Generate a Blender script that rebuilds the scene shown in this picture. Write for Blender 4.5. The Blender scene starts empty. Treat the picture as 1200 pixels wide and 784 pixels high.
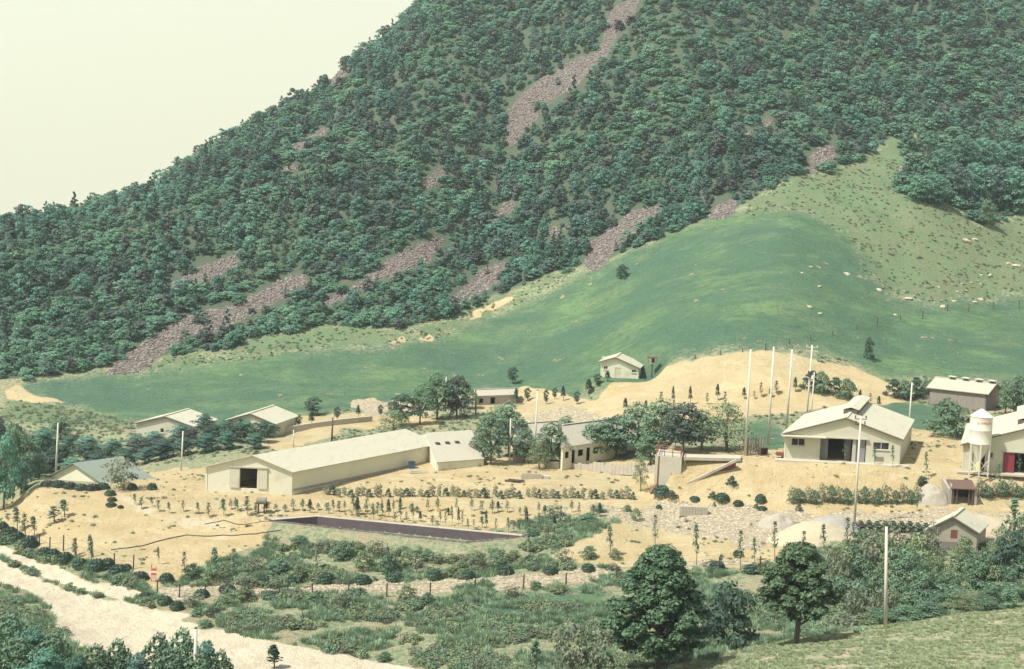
import bpy, math, random
import numpy as np
from mathutils import Vector, Matrix
S = bpy.context.scene
COL = S.collection
R = math.radians

# ------------------------------------------------------------------ camera
F = 1667.0                      # focal length in photo pixels (1200 wide)
CH = 40.0                       # eye height above the farm's lowest ground
PITCH = math.atan(157/F); ROLL = R(2.3)
fw = Vector((0, math.cos(PITCH), -math.sin(PITCH)))
r0 = Vector((1, 0, 0)); u0 = r0.cross(fw)
rt = r0*math.cos(ROLL) + u0*math.sin(ROLL)
up = -r0*math.sin(ROLL) + u0*math.cos(ROLL)
cam = bpy.data.objects.new('camera', bpy.data.cameras.new('camera'))
COL.objects.link(cam)
m = Matrix((rt, up, -fw)).transposed().to_4x4(); m.translation = (0, 0, CH)
cam.matrix_world = m
cam.data.lens = 50; cam.data.sensor_width = 36; cam.data.clip_start = 1; cam.data.clip_end = 20000
S.camera = cam
# ------------------------------------------------------------------ light
SUN = Vector((-0.50, -0.30, 0.86)).normalized()      # towards the sun
elev = math.asin(SUN.z); azim = math.atan2(SUN.x, SUN.y)
W = bpy.data.worlds.new('World'); S.world = W; W.use_nodes = True
nt = W.node_tree; nt.nodes.clear()
sky = nt.nodes.new('ShaderNodeTexSky'); sky.sky_type = 'NISHITA'; sky.sun_disc = False
sky.sun_elevation = elev; sky.sun_rotation = azim
sky.air_density = 1.0; sky.dust_density = 2.5; sky.ozone_density = 2.0; sky.altitude = 100
mx = nt.nodes.new('ShaderNodeMix'); mx.data_type = 'RGBA'; mx.inputs[0].default_value = 0.80
mx.inputs[7].default_value = (9.1, 8.9, 5.9, 1)      # bright milky overcast haze
bg = nt.nodes.new('ShaderNodeBackground'); bg.inputs[1].default_value = 0.095
out = nt.nodes.new('ShaderNodeOutputWorld')
tc = nt.nodes.new('ShaderNodeTexCoord'); sx = nt.nodes.new('ShaderNodeSeparateXYZ'); mz = nt.nodes.new('ShaderNodeMath'); mz.operation = 'MAXIMUM'; mz.inputs[1].default_value = .04; cx = nt.nodes.new('ShaderNodeCombineXYZ')
nt.links.new(tc.outputs['Generated'], sx.inputs[0]); nt.links.new(sx.outputs[2], mz.inputs[0]); nt.links.new(sx.outputs[0], cx.inputs[0]); nt.links.new(sx.outputs[1], cx.inputs[1]); nt.links.new(mz.outputs[0], cx.inputs[2]); nt.links.new(cx.outputs[0], sky.inputs[0])
mr = nt.nodes.new('ShaderNodeMapRange'); mr.interpolation_type = 'SMOOTHSTEP'; mr.inputs[1].default_value = .16; mr.inputs[2].default_value = .60; mr.inputs[3].default_value = .86; mr.inputs[4].default_value = .12
nt.links.new(sx.outputs[2], mr.inputs[0]); nt.links.new(mr.outputs[0], mx.inputs[0])      # milky near the horizon, blue overhead
nt.links.new(sky.outputs[0], mx.inputs[6]); nt.links.new(mx.outputs[2], bg.inputs[0]); nt.links.new(bg.outputs[0], out.inputs[0])
sl = bpy.data.lights.new('sun', 'SUN'); sl.energy = 4.9; sl.angle = R(0.6); sl.color = (1.0, 0.965, 0.87)
so = bpy.data.objects.new('sun', sl); COL.objects.link(so)
so.rotation_euler = SUN.to_track_quat('Z', 'Y').to_euler(); so.location = (-100, -60, 300)
S.view_settings.view_transform = 'Standard'; S.view_settings.look = 'None'
S.view_settings.gamma = 1; S.view_settings.use_curve_mapping = False
S.view_settings.exposure = 0.50
S.render.engine = 'CYCLES'

# ------------------------------------------------------------------ pixel <-> world
def ray(px, py):
    return fw + rt*((px-600)/F) + up*((392-py)/F)
def at_depth(px, py, Y):
    d = ray(px, py); t = Y/d.y
    return Vector((d.x*t, Y, CH+d.z*t))
RT = np.array(rt); UP = np.array(up); FW = np.array(fw)
def project(P):
    Q = P - np.array([0, 0, CH])
    w = Q@FW; w = np.where(w < 1e-3, 1e-3, w)
    return 600+F*(Q@RT)/w, 392-F*(Q@UP)/w

# ------------------------------------------------------------------ numpy noise
def vnoise(x, y, seed=0):
    xi = np.floor(x).astype(np.int64); yi = np.floor(y).astype(np.int64)
    fx = x-xi; fy = y-yi; fx = fx*fx*(3-2*fx); fy = fy*fy*(3-2*fy)
    def h(a, b):
        n = (a*374761393 + b*668265263 + seed*1442695041) & 0xffffffff
        n = ((n ^ (n >> 13))*1274126177) & 0xffffffff
        n = (n ^ (n >> 16)) & 0xffffff
        return n/float(0xffffff)
    return (h(xi, yi)*(1-fx)+h(xi+1, yi)*fx)*(1-fy)+(h(xi, yi+1)*(1-fx)+h(xi+1, yi+1)*fx)*fy
def fbm(x, y, seed=0, octv=4):
    s = 0; a = 1; t = 0
    for k in range(octv):
        s = s+a*vnoise(x*2**k, y*2**k, seed+k*17); t += a; a *= .5
    return s/t
def pchip(x, y, q):
    x = np.asarray(x, float); y = np.asarray(y, float)
    h = np.diff(x); d = np.diff(y)/h
    mm = np.zeros_like(y)
    w1 = 2*h[1:]+h[:-1]; w2 = h[1:]+2*h[:-1]
    ok = d[:-1]*d[1:] > 0
    with np.errstate(divide='ignore', invalid='ignore'):
        hm = (w1+w2)/(w1/d[:-1]+w2/d[1:])
    mm[1:-1] = np.where(ok, hm, 0); mm[0] = d[0]; mm[-1] = d[-1]
    k = np.clip(np.searchsorted(x, q)-1, 0, len(x)-2)
    t = (q-x[k])/h[k]; t2 = t*t; t3 = t2*t
    r = (2*t3-3*t2+1)*y[k]+(t3-2*t2+t)*h[k]*mm[k]+(-2*t3+3*t2)*y[k+1]+(t3-t2)*h[k]*mm[k+1]
    r = np.where(q < x[0], y[0]+d[0]*(q-x[0]), r)
    return np.where(q > x[-1], y[-1]+d[-1]*(q-x[-1]), r)

# ------------------------------------------------------------------ terrain from surveyed feature lines
# each line: photo column -> (photo row or None, distance, height or None)
ROWS = [
 [(-250,None,-80,42),(600,None,-80,42),(1450,None,-80,42)],
 [(-250,None,8,35.5),(600,None,8,35.5),(1450,None,8,35.5)],
 [(-250,None,70,12),(0,None,70,12),(300,None,70,12),(600,None,70,12.5),(900,None,75,13),(1200,None,80,13.5),(1450,None,80,14)],
 # crest of the near slope
 [(-250,None,98,2),(0,None,98,2.0),(300,None,100,2.0),(600,None,106,2.4),(750,790,112,None),(830,778,114,None),(900,758,118,None),(1050,733,122,None),(1200,708,128,None),(1450,660,136,None)],
 # road / dip behind the crest
 [(-250,645,160,None),(0,668,150,None),(150,735,132,None),(300,760,126,None),(450,785,121,None),(600,None,120,.4),(750,None,124,.5),(900,None,131,0.6),(1050,None,136,1.4),(1200,None,141,2.4),(1450,None,150,3)],
 # stone ditch and fence
 [(-250,620,170,None),(0,640,158,None),(150,676,146,None),(300,690,143,None),(450,690,143,None),(600,680,145,None),(750,668,147,None),(900,660,148,None),(1050,645,152,None),(1200,640,155,None),(1450,630,160,None)],
 # foot of the terrace bank
 [(-250,610,180,None),(0,608,167,None),(60,612,163,None),(150,628,159,None),(300,626,161,None),(450,626,162,None),(600,634,158,None),(700,612,162,None),(760,592,171,None),(900,591,168.5,None),(1050,592,168,None),(1200,594,168.5,None),(1450,596,170,None)],
 # top edge of the terrace
 [(-250,None,190,-2),(-60,None,186,-1.2),(0,None,182,-.6),(50,569,173,None),(100,571,174,None),(150,573,174.5,None),(240,573,177,None),(300,577,176,None),(450,580,177.6,None),(600,580,178,None),(700,578,178,None),(765,574,178,None),(800,None,175.2,9.0),(900,None,175.4,9.0),(1050,None,175.4,9.0),(1200,None,175,8.95),(1450,None,175,8.95)],
 # terrace back
 [(-250,None,205,-3),(-60,None,205,-3),(40,None,205,-2.5),(110,None,205,-2.0),(200,None,205,1.0),(300,None,205,2.9),(450,None,205,3.1),(600,None,205,3.5),(740,None,205,4.5),(800,None,205,8.6),(900,None,205,9.2),(1050,None,205,9.3),(1200,None,205,9.4),(1450,None,205,10)],
 # foot of the cut slope
 [(-250,None,226,-2),(0,None,228,-.6),(150,None,222,0.4),(300,None,222,3.0),(450,None,224,4.0),(600,None,226,5.3),(720,None,225,7.5),(800,None,224,8.8),(900,None,222,9.6),(1050,None,220,10.2),(1200,None,220,11),(1450,None,222,12)],
 # foot of the meadow, top of the cut
 [(-250,None,250,0),(0,470,250,None),(150,490,240,None),(300,490,237,None),(450,483,240,None),(600,462,250,None),(700,446,246,None),(750,430,242,None),(820,417,238,None),(900,413,236,None),(1000,430,237,None),(1050,446,235,None),(1200,455,235,None),(1450,460,236,None)],
 # top of the meadow
 [(-250,None,262,1.5),(0,None,261,2.9),(150,None,270,5.2),(300,None,275,8.4),(450,None,280,11.3),(600,None,301,18.8),(750,None,300.5,31),(900,None,317,44),(1050,None,345,54),(1200,None,340,46),(1450,None,340,44)],
 # skyline ridge
 [(-250,302,320,None),(-100,280,325,None),(0,266,334,None),(70,247,345,None),(150,221,363,None),(225,190,380,None),(300,154,401,None),(370,112,430,None),(410,80,445,None),(450,50,459,None),(480,20,470,None),(540,-45,505,None),(600,-80,537,None),(750,-180,585,None),(900,-260,652,None),(1050,None,780,300),(1200,None,850,340),(1450,None,900,360)],
 [(-250,None,400,-10),(0,None,420,-5),(150,None,460,0),(300,None,510,20),(450,None,580,45),(600,None,660,90),(900,None,800,190),(1200,None,1000,300),(1450,None,1100,330)],
 
 [(-250,None,2400,-60),(600,None,2400,-60),(1450,None,2400,-60)],
]
LA, LY, LZ = [], [], []
for row in ROWS:
    a, yy, zz = [], [], []
    for (px, py, Y, z) in row:
        if py is not None:
            p = at_depth(px, py, Y); a.append(p.x/p.y); yy.append(Y); zz.append(p.z)
        else:
            ang = (px-600)/F
            a.append(ang*1.0 if z is None or Y < 1 else ang*(1+0*z) + 0.04*(-(CH-z)/Y+157/F)*-1*0 ); yy.append(Y); zz.append(z)
    LA.append(np.array(a)); LY.append(np.array(yy, float)); LZ.append(np.array(zz, float))
AV = np.concatenate([np.linspace(-1.0, -.62, 20)[:-1], np.linspace(-.62, -.40, 40)[:-1], np.linspace(-.40, .40, 620), np.linspace(.40, .62, 40)[1:], np.linspace(.62, 1.0, 20)[1:]])
yv = [-80.]
while yv[-1] < 2400:
    y = yv[-1]
    yv.append(y + (6 if y < 60 else 2 if y < 95 else .42 if y < 185 else .42+(y-185)*.0046 if y < 900 else 5+(y-900)*.06))
YV = np.array(yv)
AQ = np.clip(AV, LA[3][0], LA[3][-1])
KY = np.array([pchip(LA[k], LY[k], np.clip(AQ, LA[k][0], LA[k][-1])) for k in range(len(ROWS))])
KZ = np.array([pchip(LA[k], LZ[k], np.clip(AQ, LA[k][0], LA[k][-1])) for k in range(len(ROWS))])
for k in range(1, len(ROWS)): KY[k] = np.maximum(KY[k], KY[k-1]+1.0)
Z = np.zeros((len(YV), len(AV)))
for j in range(len(AV)): Z[:, j] = pchip(KY[:, j], KZ[:, j], YV)
GA, GY = np.meshgrid(AV, YV)
GX = GA*np.maximum(GY, 60)
# natural unevenness
mtn = np.clip((Z-14)/25, 0, 1)*np.clip((GY-245)/40, 0, 1)
q1 = GX*.75+Z*.0-GY*.2; 
Z += mtn*((fbm(GX/38+GY/80, GY/75-GX/120, 3, 4)-.5)*9 + (fbm(GX/9, GY/9, 8, 3)-.5)*1.6)
md = np.clip((GY-225)/25, 0, 1)*(1-mtn)
Z += md*((fbm(GX/28, GY/22, 5, 3)-.5)*2.2+(fbm(GX/5, GY/3.2, 6, 4)-.5)*.75)
nr = (1-np.clip((GY-170)/20, 0, 1))*np.clip((GY-90)/20, 0, 1)
Z += nr*((fbm(GX/7, GY/6, 11, 4)-.5)*.8) + (1-nr)*(1-mtn)*np.clip((GY-90)/20, 0, 1)*((fbm(GX/6, GY/6, 12, 3)-.5)*.30+(fbm(GX/16, GY/11, 14, 3)-.5)*.55)*np.clip((190-GY)/10, .3, 1)

def inpoly(px, py, poly):
    P = np.asarray(poly, float); x = px; y = py
    c = np.zeros(x.shape, bool)
    x0, y0 = P.min(0); x1, y1 = P.max(0)
    idx = np.where((x >= x0) & (x <= x1) & (y >= y0) & (y <= y1))
    xs = x[idx]; ys = y[idx]; cc = np.zeros(xs.shape, bool)
    n = len(P)
    for i in range(n):
        ax, ay = P[i]; bx, by = P[i-1]
        if ay == by: continue
        t = ((ay > ys) != (by > ys)) & (xs < (bx-ax)*(ys-ay)/(by-ay)+ax)
        cc ^= t
    c[idx] = cc
    return c
VP = np.stack([GX, GY, Z], -1)
PX, PY = project(VP.reshape(-1, 3)); PX = PX.reshape(Z.shape); PY = PY.reshape(Z.shape)
front = GY > 85
# concrete basin is dug into the bank foot
BASIN = [(322,608),(376,602),(606,630),(560,636)]
bz = inpoly(PX, PY, BASIN) & front & (GY < 185)

# a heightfield lookup
def zg(x, y):
    y = np.asarray(y, float); x = np.asarray(x, float)
    a = x/np.maximum(y, 60)
    j = np.clip(np.searchsorted(AV, a)-1, 0, len(AV)-2); i = np.clip(np.searchsorted(YV, y)-1, 0, len(YV)-2)
    ta = np.clip((a-AV[j])/(AV[j+1]-AV[j]), 0, 1); ty = np.clip((y-YV[i])/(YV[i+1]-YV[i]), 0, 1)
    return (Z[i, j]*(1-ta)+Z[i, j+1]*ta)*(1-ty)+(Z[i+1, j]*(1-ta)+Z[i+1, j+1]*ta)*ty
YS = np.concatenate([np.arange(92, 260, .25), np.arange(260, 900, .7)])
def ground(px, py, ymin=92, ymax=900):
    d = ray(px, py)
    ys = YS[(YS >= ymin) & (YS <= ymax)]
    t = ys/d.y; xs = d.x*t; zs = CH+d.z*t
    g = zg(xs, ys); k = np.where(zs <= g)[0]
    if len(k) == 0: k = [int(np.argmin(np.abs(zs-g)))]
    k = k[0]
    return Vector((xs[k], ys[k], g[k]))
def at_col(px, Y, py=520):
    d = ray(px, py); x = d.x/d.y*Y
    return Vector((x, Y, float(zg(x, Y))))

def pad(px, py, rad, Y=None, z=None, fall=1.8):
    global Z
    P = ground(px, py) if Y is None else at_col(px, Y, py)
    d = np.hypot(GX-P.x, (GY-P.y)); w = np.clip((rad*fall-d)/(rad*(fall-1)), 0, 1); w = w*w*(3-2*w)
    Z = Z*(1-w)+(P.z if z is None else z)*w
pad(728, 444, 4.6); pad(292, 510, 6.5); pad(195, 510, 6, 224); pad(1118, 480, 8); pad(582, 473, 4.2); pad(1118, 644, 4.2)
pad(985, 538, 9.5, 184, 9.05, 1.25); pad(1195, 545, 9.5, 184, 8.95, 1.25)
BZ = 1.95
def segd(ax, ay, bx, by):
    vx, vy = bx-ax, by-ay; t = np.clip(((GX-ax)*vx+(GY-ay)*vy)/(vx*vx+vy*vy), 0, 1); return np.hypot(GX-ax-t*vx, GY-ay-t*vy)
def onplane(px, py, z):
    d = ray(px, py); t = (z-CH)/d.z; return Vector((d.x*t, d.y*t, z))
BC = [onplane(324, 610, BZ), onplane(372, 606.2, BZ), onplane(606, 628.5, BZ), onplane(545, 634.6, BZ)]
dm = np.minimum.reduce([segd(BC[i].x, BC[i].y, BC[(i+1) % 4].x, BC[(i+1) % 4].y) for i in range(4)])
bz = inpoly(GX, GY, [(q.x, q.y) for q in BC]); dm = np.where(bz, 0, dm)
w = np.clip((5.5-dm)/4.5, 0, 1); w = w*w*(3-2*w); Z = Z*(1-w)+BZ*w
# ------------------------------------------------------------------ land cover (surveyed outlines, roughened)
jx = (fbm(GX/4, GY/4, 41, 4)-.5)*34; jy = (fbm(GX/4, GY/4, 47, 4)-.5)*20
bx_ = PX+jx; by_ = PY+jy
jf = (fbm(GX/1.6, GY/1.6, 43, 3)-.5)*22
PXs, PYs = PX+jx*.35+jf*.35, PY+jy*.35+jf*.25
def M(polys, soft=False, ymin=85, ymax=1e9, blur=3):
    r = np.zeros(Z.shape, bool)
    for p in polys: r |= inpoly(PXs if soft else bx_, PYs if soft else by_, p)
    r = (r & (GY > ymin) & (GY < ymax)).astype(float)
    for _ in range(blur): r = (r+np.roll(r, 1, 0)+np.roll(r, -1, 0)+np.roll(r, 1, 1)+np.roll(r, -1, 1))/5
    return r
MEADOW = [[(18,447),(130,438),(250,420),(370,408),(470,403),(525,395),(560,375),(640,340),(700,313),(800,265),(850,250),(930,245),(990,262),(1010,300),(1040,345),(1100,352),(1200,345),(1300,335),(1300,470),(1200,448),(1080,442),(1040,447),(1000,424),(960,412),(860,410),(780,428),(752,440),(745,455),(715,470),(690,462),(640,470),(560,458),(500,472),(380,484),(340,492),(260,507),(240,500),(150,493),(70,470),(18,462)],
          [(990,478),(1050,468),(1130,480),(1110,510),(1060,505),(1020,490)], [(865,500),(915,490),(920,535),(880,530)],
          [(480,715),(560,692),(640,692),(722,690),(728,735),(640,740),(560,722)],[(-50,0),(-50,1),(-49,0)]]
SCRUB = [[(850,250),(900,222),(950,203),(1000,190),(1060,155),(1105,148),(1125,165),(1060,190),(1055,225),(1120,238),(1145,265),(1200,250),(1300,250),(1300,338),(1200,345),(1100,352),(1040,345),(1005,300),(985,262),(930,247)],
         [(0,465),(70,472),(150,492),(235,500),(150,500),(0,495)],
         [(370,408),(470,403),(525,395),(560,375),(640,340),(700,313),(690,305),(610,335),(540,370),(470,385),(400,380),(300,400),(130,430),(130,440)]]
SCREE = [[(745,-20),(735,0),(715,15),(700,60),(650,80),(600,120),(590,165),(600,172),(630,130),(680,97),(708,68),(745,12),(760,-20)],
 [(683,312),(690,285),(740,245),(778,236),(768,255),(730,282),(700,318)],[(368,357),(420,330),(455,300),(512,278),(524,284),(500,308),(440,332),(385,362)],
 [(122,437),(180,395),(200,378),(280,353),(352,318),(360,328),(330,352),(260,387),(200,407),(170,432),(130,440)],
 [(518,358),(545,335),(580,310),(599,306),(590,327),(560,347),(525,362)],[(195,337),(240,310),(287,293),(282,310),(235,337)],
 [(943,197),(955,175),(982,167),(977,192),(955,204)],[(830,260),(840,240),(864,230),(857,252)],[(868,162),(905,133),(902,150),(875,162)],
 [(575,252),(600,234),(606,243),(580,257)],[(640,275),(665,258),(668,266),(645,280)],[(330,200),(352,190),(356,198),(335,206)],[(385,92),(408,76),(412,86),(392,98)],[(495,212),(520,195),(525,205),(500,220)],[(335,172),(385,148),(390,156),(345,180)]]
SAND = [[(-60,640),(-20,600),(20,585),(50,566),(110,573),(130,560),(165,552),(235,548),(345,545),(510,530),(640,538),(765,540),(768,592),(700,603),(640,603),(600,612),(560,628),(330,612),(300,640),(250,652),(232,668),(180,688),(150,670),(60,645),(0,622)],
 [(765,525),(860,530),(900,525),(1060,500),(1100,508),(1200,530),(1300,540),(1300,600),(1100,640),(1000,625),(880,668),(700,662),(640,655),(690,630),(760,592)],
 [(690,482),(705,465),(748,443),(790,425),(860,413),(900,411),(940,419),(1000,429),(1042,450),(1065,468),(1010,478),(960,480),(900,486),(800,497),(720,492)],
 [(225,505),(340,490),(420,484),(500,476),(520,500),(400,505),(330,530),(300,520)],[(5,455),(22,449),(40,463),(90,470),(40,472),(8,468)],[(545,372),(600,345),(606,349),(552,376)],[(450,398),(470,394),(476,400),(452,402)],[(484,396),(505,392),(508,398),(486,400)],
 [(550,466),(620,452),(660,462),(720,478),(640,500),(560,480)]]
ROAD = [[(-60,645),(0,657),(62,686),(110,699),(160,716),(230,733),(300,747),(400,768),(500,787),(600,812),(330,812),(180,790),(95,760),(62,732),(58,710),(30,693),(0,684),(-60,665)],
        [(130,705),(200,717),(230,722),(200,730),(140,716)],
        [(-60,628),(0,640),(60,662),(110,680),(160,690),(180,702),(140,703),(60,680),(0,652)]]
RUBBLE = [[(180,684),(260,686),(400,683),(520,682),(600,672),(720,664),(880,655),(900,662),(722,676),(600,688),(520,694),(400,695),(260,696),(190,700)],
          [(690,600),(760,590),(860,594),(990,602),(1200,598),(1300,600),(1300,648),(1150,640),(1040,628),(930,625),(880,645),(800,620),(740,618)],
          [(640,482),(700,478),(720,500),(660,520),(600,530),(590,510)],[(400,472),(420,468),(480,470),(520,482),(440,486)],[(1165,470),(1190,474),(1186,484),(1160,486)],[(640,268),(650,262),(652,268)]]
LAWN = [[(-60,850),(700,850),(800,781),(830,776),(900,756),(1050,731),(1200,706),(1320,690),(1320,900),(-60,900)]]
c_meadow = M(MEADOW, blur=50); c_scrub = M(SCRUB, blur=50)
WOOD = [[(1058,165),(1108,150),(1300,90),(1300,250),(1200,250),(1145,262),(1120,240),(1052,227),(1058,192)]]
c_wood = M(WOOD, blur=2); c_scrub *= 1-c_wood; c_scree = M(SCREE, True, 240); c_sand = M(SAND, True, 120, 330); c_road = M(ROAD, True, 100, 200)
c_road = np.maximum(c_road, M([[(118,572),(150,577),(190,598),(262,606),(268,622),(215,622),(150,600)]], True, 100, 200, 12)*.52)
c_rub = M(RUBBLE, False, 120, 250); c_lawn = M(LAWN, False, 85, 150)*(PX > 700)
c_forest = np.clip((GY-KY[-4][None, :])/2, 0, 1)*(1-c_meadow)*(1-c_scrub)
c_forest = np.maximum(np.where(GY > 250, c_forest, 0), c_wood)
Z -= (bz | (dm < .35))*1.0
nv = Z.size; nr_, nc_ = Z.shape
def mesh_arrays(name, V, Q, mats=(), smooth=False, mi=None):
    me = bpy.data.meshes.new(name)
    V = np.asarray(V, np.float32); Q = np.asarray(Q, np.int32); k = Q.shape[1]
    me.vertices.add(len(V)); me.vertices.foreach_set('co', V.ravel())
    me.loops.add(Q.size); me.loops.foreach_set('vertex_index', Q.ravel())
    me.polygons.add(len(Q)); me.polygons.foreach_set('loop_start', np.arange(0, Q.size, k, dtype=np.int32))
    me.polygons.foreach_set('loop_total', np.full(len(Q), k, np.int32))
    if smooth: me.polygons.foreach_set('use_smooth', np.ones(len(Q), bool))
    if mi is not None: me.polygons.foreach_set('material_index', np.asarray(mi, np.int32))
    for mt in mats: me.materials.append(mt)
    me.update(calc_edges=True); me.validate()
    return me
idx = np.arange(nv).reshape(Z.shape)
quads = np.stack([idx[:-1, :-1], idx[:-1, 1:], idx[1:, 1:], idx[1:, :-1]], -1).reshape(-1, 4)
VP = np.stack([GX, GY, Z], -1)

# ------------------------------------------------------------------ node helpers
class NB:
    def __init__(s, mat): mat.use_nodes = True; s.t = mat.node_tree; s.t.nodes.clear(); s.L = s.t.links
    def n(s, typ, **kw):
        x = s.t.nodes.new('ShaderNode'+typ)
        for k, v in kw.items(): setattr(x, k, v)
        return x
    def put(s, sock, v):
        if isinstance(v, bpy.types.NodeSocket): s.L.new(v, sock)
        elif isinstance(v, (tuple, list)) and len(v) == 3 and sock.type == 'RGBA': sock.default_value = (*v, 1)
        else: sock.default_value = v
    def math(s, op, a, b=0.0, c=None, clamp=False):
        x = s.n('Math', operation=op); x.use_clamp = clamp; s.put(x.inputs[0], a); s.put(x.inputs[1], b)
        if c is not None: s.put(x.inputs[2], c)
        return x.outputs[0]
    def mix(s, f, a, b, mode='MIX'):
        x = s.n('Mix', data_type='RGBA', blend_type=mode); s.put(x.inputs[0], f); s.put(x.inputs[6], a); s.put(x.inputs[7], b); return x.outputs[2]
    def noise(s, scale, detail=4, vec=None, rough=.6, col=False):
        x = s.n('TexNoise'); x.inputs['Scale'].default_value = scale; x.inputs['Detail'].default_value = detail; x.inputs['Roughness'].default_value = rough
        if vec is not None: s.L.new(vec, x.inputs['Vector'])
        return x.outputs['Color' if col else 'Fac']
    def step(s, v, lo, hi):
        x = s.n('MapRange', interpolation_type='SMOOTHSTEP'); s.put(x.inputs[0], v); x.inputs[1].default_value = lo; x.inputs[2].default_value = hi; return x.outputs[0]
    def pos(s, sc=(1, 1, 1), obj=False, rot=(0, 0, 0)):
        g = s.n('TexCoord').outputs['Object'] if obj else s.n('NewGeometry').outputs['Position']
        mp = s.n('Mapping'); mp.inputs['Scale'].default_value = sc; mp.inputs['Rotation'].default_value = rot; s.L.new(g, mp.inputs[0]); return mp.outputs[0]
    def done(s, col, rough=.9, bump=None, bs=.5, bd=.1, spec=.2, trans=0, metal=0):
        p = s.n('BsdfPrincipled'); s.put(p.inputs['Base Color'], col); s.put(p.inputs['Roughness'], rough); p.inputs['Specular IOR Level'].default_value = spec; p.inputs['Metallic'].default_value = metal
        if bump is not None:
            b = s.n('Bump'); b.inputs['Strength'].default_value = bs; b.inputs['Distance'].default_value = bd; s.L.new(bump, b.inputs['Height']); s.L.new(b.outputs[0], p.inputs['Normal'])
        o = s.n('OutputMaterial'); res = p.outputs[0]
        if trans:
            t = s.n('BsdfTranslucent'); s.put(t.inputs[0], col); mx = s.n('MixShader'); mx.inputs[0].default_value = trans
            s.L.new(res, mx.inputs[1]); s.L.new(t.outputs[0], mx.inputs[2]); res = mx.outputs[0]
        s.L.new(res, o.inputs[0])
def simple(name, c, var=.12, sc=1.5, rough=.85, bump=.3, spec=.25, obj=True, stretch=(1, 1, 1), metal=0, dirt=None):
    mt = bpy.data.materials.new(name); b = NB(mt); v = b.pos(stretch, obj=obj)
    n = b.noise(sc, 5, v); n2 = b.noise(sc*7, 3, v)
    col = b.mix(b.math('MULTIPLY', n, 1.0), tuple(x*(1-var) for x in c), tuple(min(1, x*(1+var)) for x in c))
    if dirt: col = b.mix(b.math('MULTIPLY', b.step(b.noise(sc*.7, 6, v, .7), .5, .72), .6), col, dirt)
    b.done(col, rough, n2, bump, .03, spec, metal=metal); return mt
def corrug(name, c, axis=0, freq=6.0, rust=(.30, .22, .14), amt=.35, bs=.5):
    mt = bpy.data.materials.new(name); b = NB(mt); v = b.pos(obj=True)
    w = b.n('TexWave', wave_type='BANDS', bands_direction='XYZ'[axis]); w.inputs['Scale'].default_value = freq/6.283*3.14; w.inputs['Distortion'].default_value = .15; b.L.new(v, w.inputs[0])
    n = b.noise(.35, 6, v, .7); n2 = b.noise(2.5, 4, b.pos((3 if axis == 0 else .5, 3 if axis == 1 else .5, .5), obj=True))
    col = b.mix(n2, tuple(x*.88 for x in c), c)
    col = b.mix(b.math('MULTIPLY', b.step(n, .52, .78), amt), col, rust)
    col = b.mix(b.math('MULTIPLY', w.outputs['Fac'], .16), col, (.1, .1, .1)); col = b.mix(b.math('MULTIPLY', b.step(b.noise(1.3, 6, b.pos((1, .25, 1) if axis else (.25, 1, 1), obj=True), .7), .5, .7), .3), col, (.30, .27, .21))
    b.done(col, .7, w.outputs['Fac'], bs, .04, .3); return mt

# ground material: blends land covers by the surveyed coverage
gm = bpy.data.materials.new('ground'); b = NB(gm)
A1 = b.n('Attribute', attribute_name='cover_a'); A2 = b.n('Attribute', attribute_name='cover_b')
s1 = b.n('SeparateColor'); b.L.new(A1.outputs['Color'], s1.inputs[0]); s2 = b.n('SeparateColor'); b.L.new(A2.outputs['Color'], s2.inputs[0])
p = b.pos()
nbig = b.noise(.045, 5, p); nmid = b.noise(.22, 5, p, .65); nfin = b.noise(1.6, 6, p, .7); ngr = b.noise(7, 4, p, .7)
streak = b.noise(.5, 6, b.pos((.10, .45, .5)), .65)
nedge = b.math('ADD', b.math('MULTIPLY', nfin, .6), b.math('MULTIPLY', nmid, .4))
def soft(mask, k): return b.step(b.math('ADD', mask, b.math('MULTIPLY', b.math('SUBTRACT', nedge, .5), k)), .12, .88)
def edge(mask, k=.7): return b.step(b.math('ADD', mask, b.math('MULTIPLY', b.math('SUBTRACT', nedge, .5), k*1.5)), .38, .62)
weed = b.mix(b.step(nfin, .42, .60), (.38, .33, .22), (.16, .23, .125))
weed = b.mix(b.step(nmid, .50, .62), weed, (.36, .30, .20)); weed = b.mix(b.step(ngr, .5, .62), weed, (.135, .21, .115))
floor_ = b.mix(b.step(nfin, .4, .65), (.11, .12, .08), (.075, .135, .085)); floor_ = b.mix(b.step(nmid, .55, .68), floor_, (.15, .12, .10)); floor_ = b.mix(b.step(ngr, .5, .62), floor_, (.05, .085, .06))
mea = b.mix(b.step(streak, .35, .66), (.078, .155, .080), (.160, .250, .115)); mea = b.mix(b.step(nbig, .38, .62), mea, (.075, .145, .090))
st2 = b.noise(1.1, 6, b.pos((.35, .9, 1), rot=(0, 0, .35)), .7)
mea = b.mix(b.math('MULTIPLY', b.step(b.noise(.075, 5, b.pos((.6, 1, 1)), .55), .46, .62), .55), mea, (.060, .125, .095)); mea = b.mix(b.math('MULTIPLY', b.step(st2, .46, .62), .35), mea, (.065, .125, .090)); mea = b.mix(b.math('MULTIPLY', b.step(b.noise(.10, 6, b.pos((.5, 1, 1)), .65), .52, .64), .55), mea, (.150, .215, .110))
n3 = b.noise(.9, 8, b.pos((.55, 1, 1)), .85)
mea = b.mix(b.math('MULTIPLY', b.step(n3, .48, .58), .6), mea, (.055, .105, .068)); mea = b.mix(b.math('MULTIPLY', b.step(b.noise(2.2, 6, p, .8), .52, .62), .45), mea, (.17, .225, .12)); mea = b.mix(b.step(b.noise(.35, 5, p, .6), .665, .70), mea, (.34, .25, .15))
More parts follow.
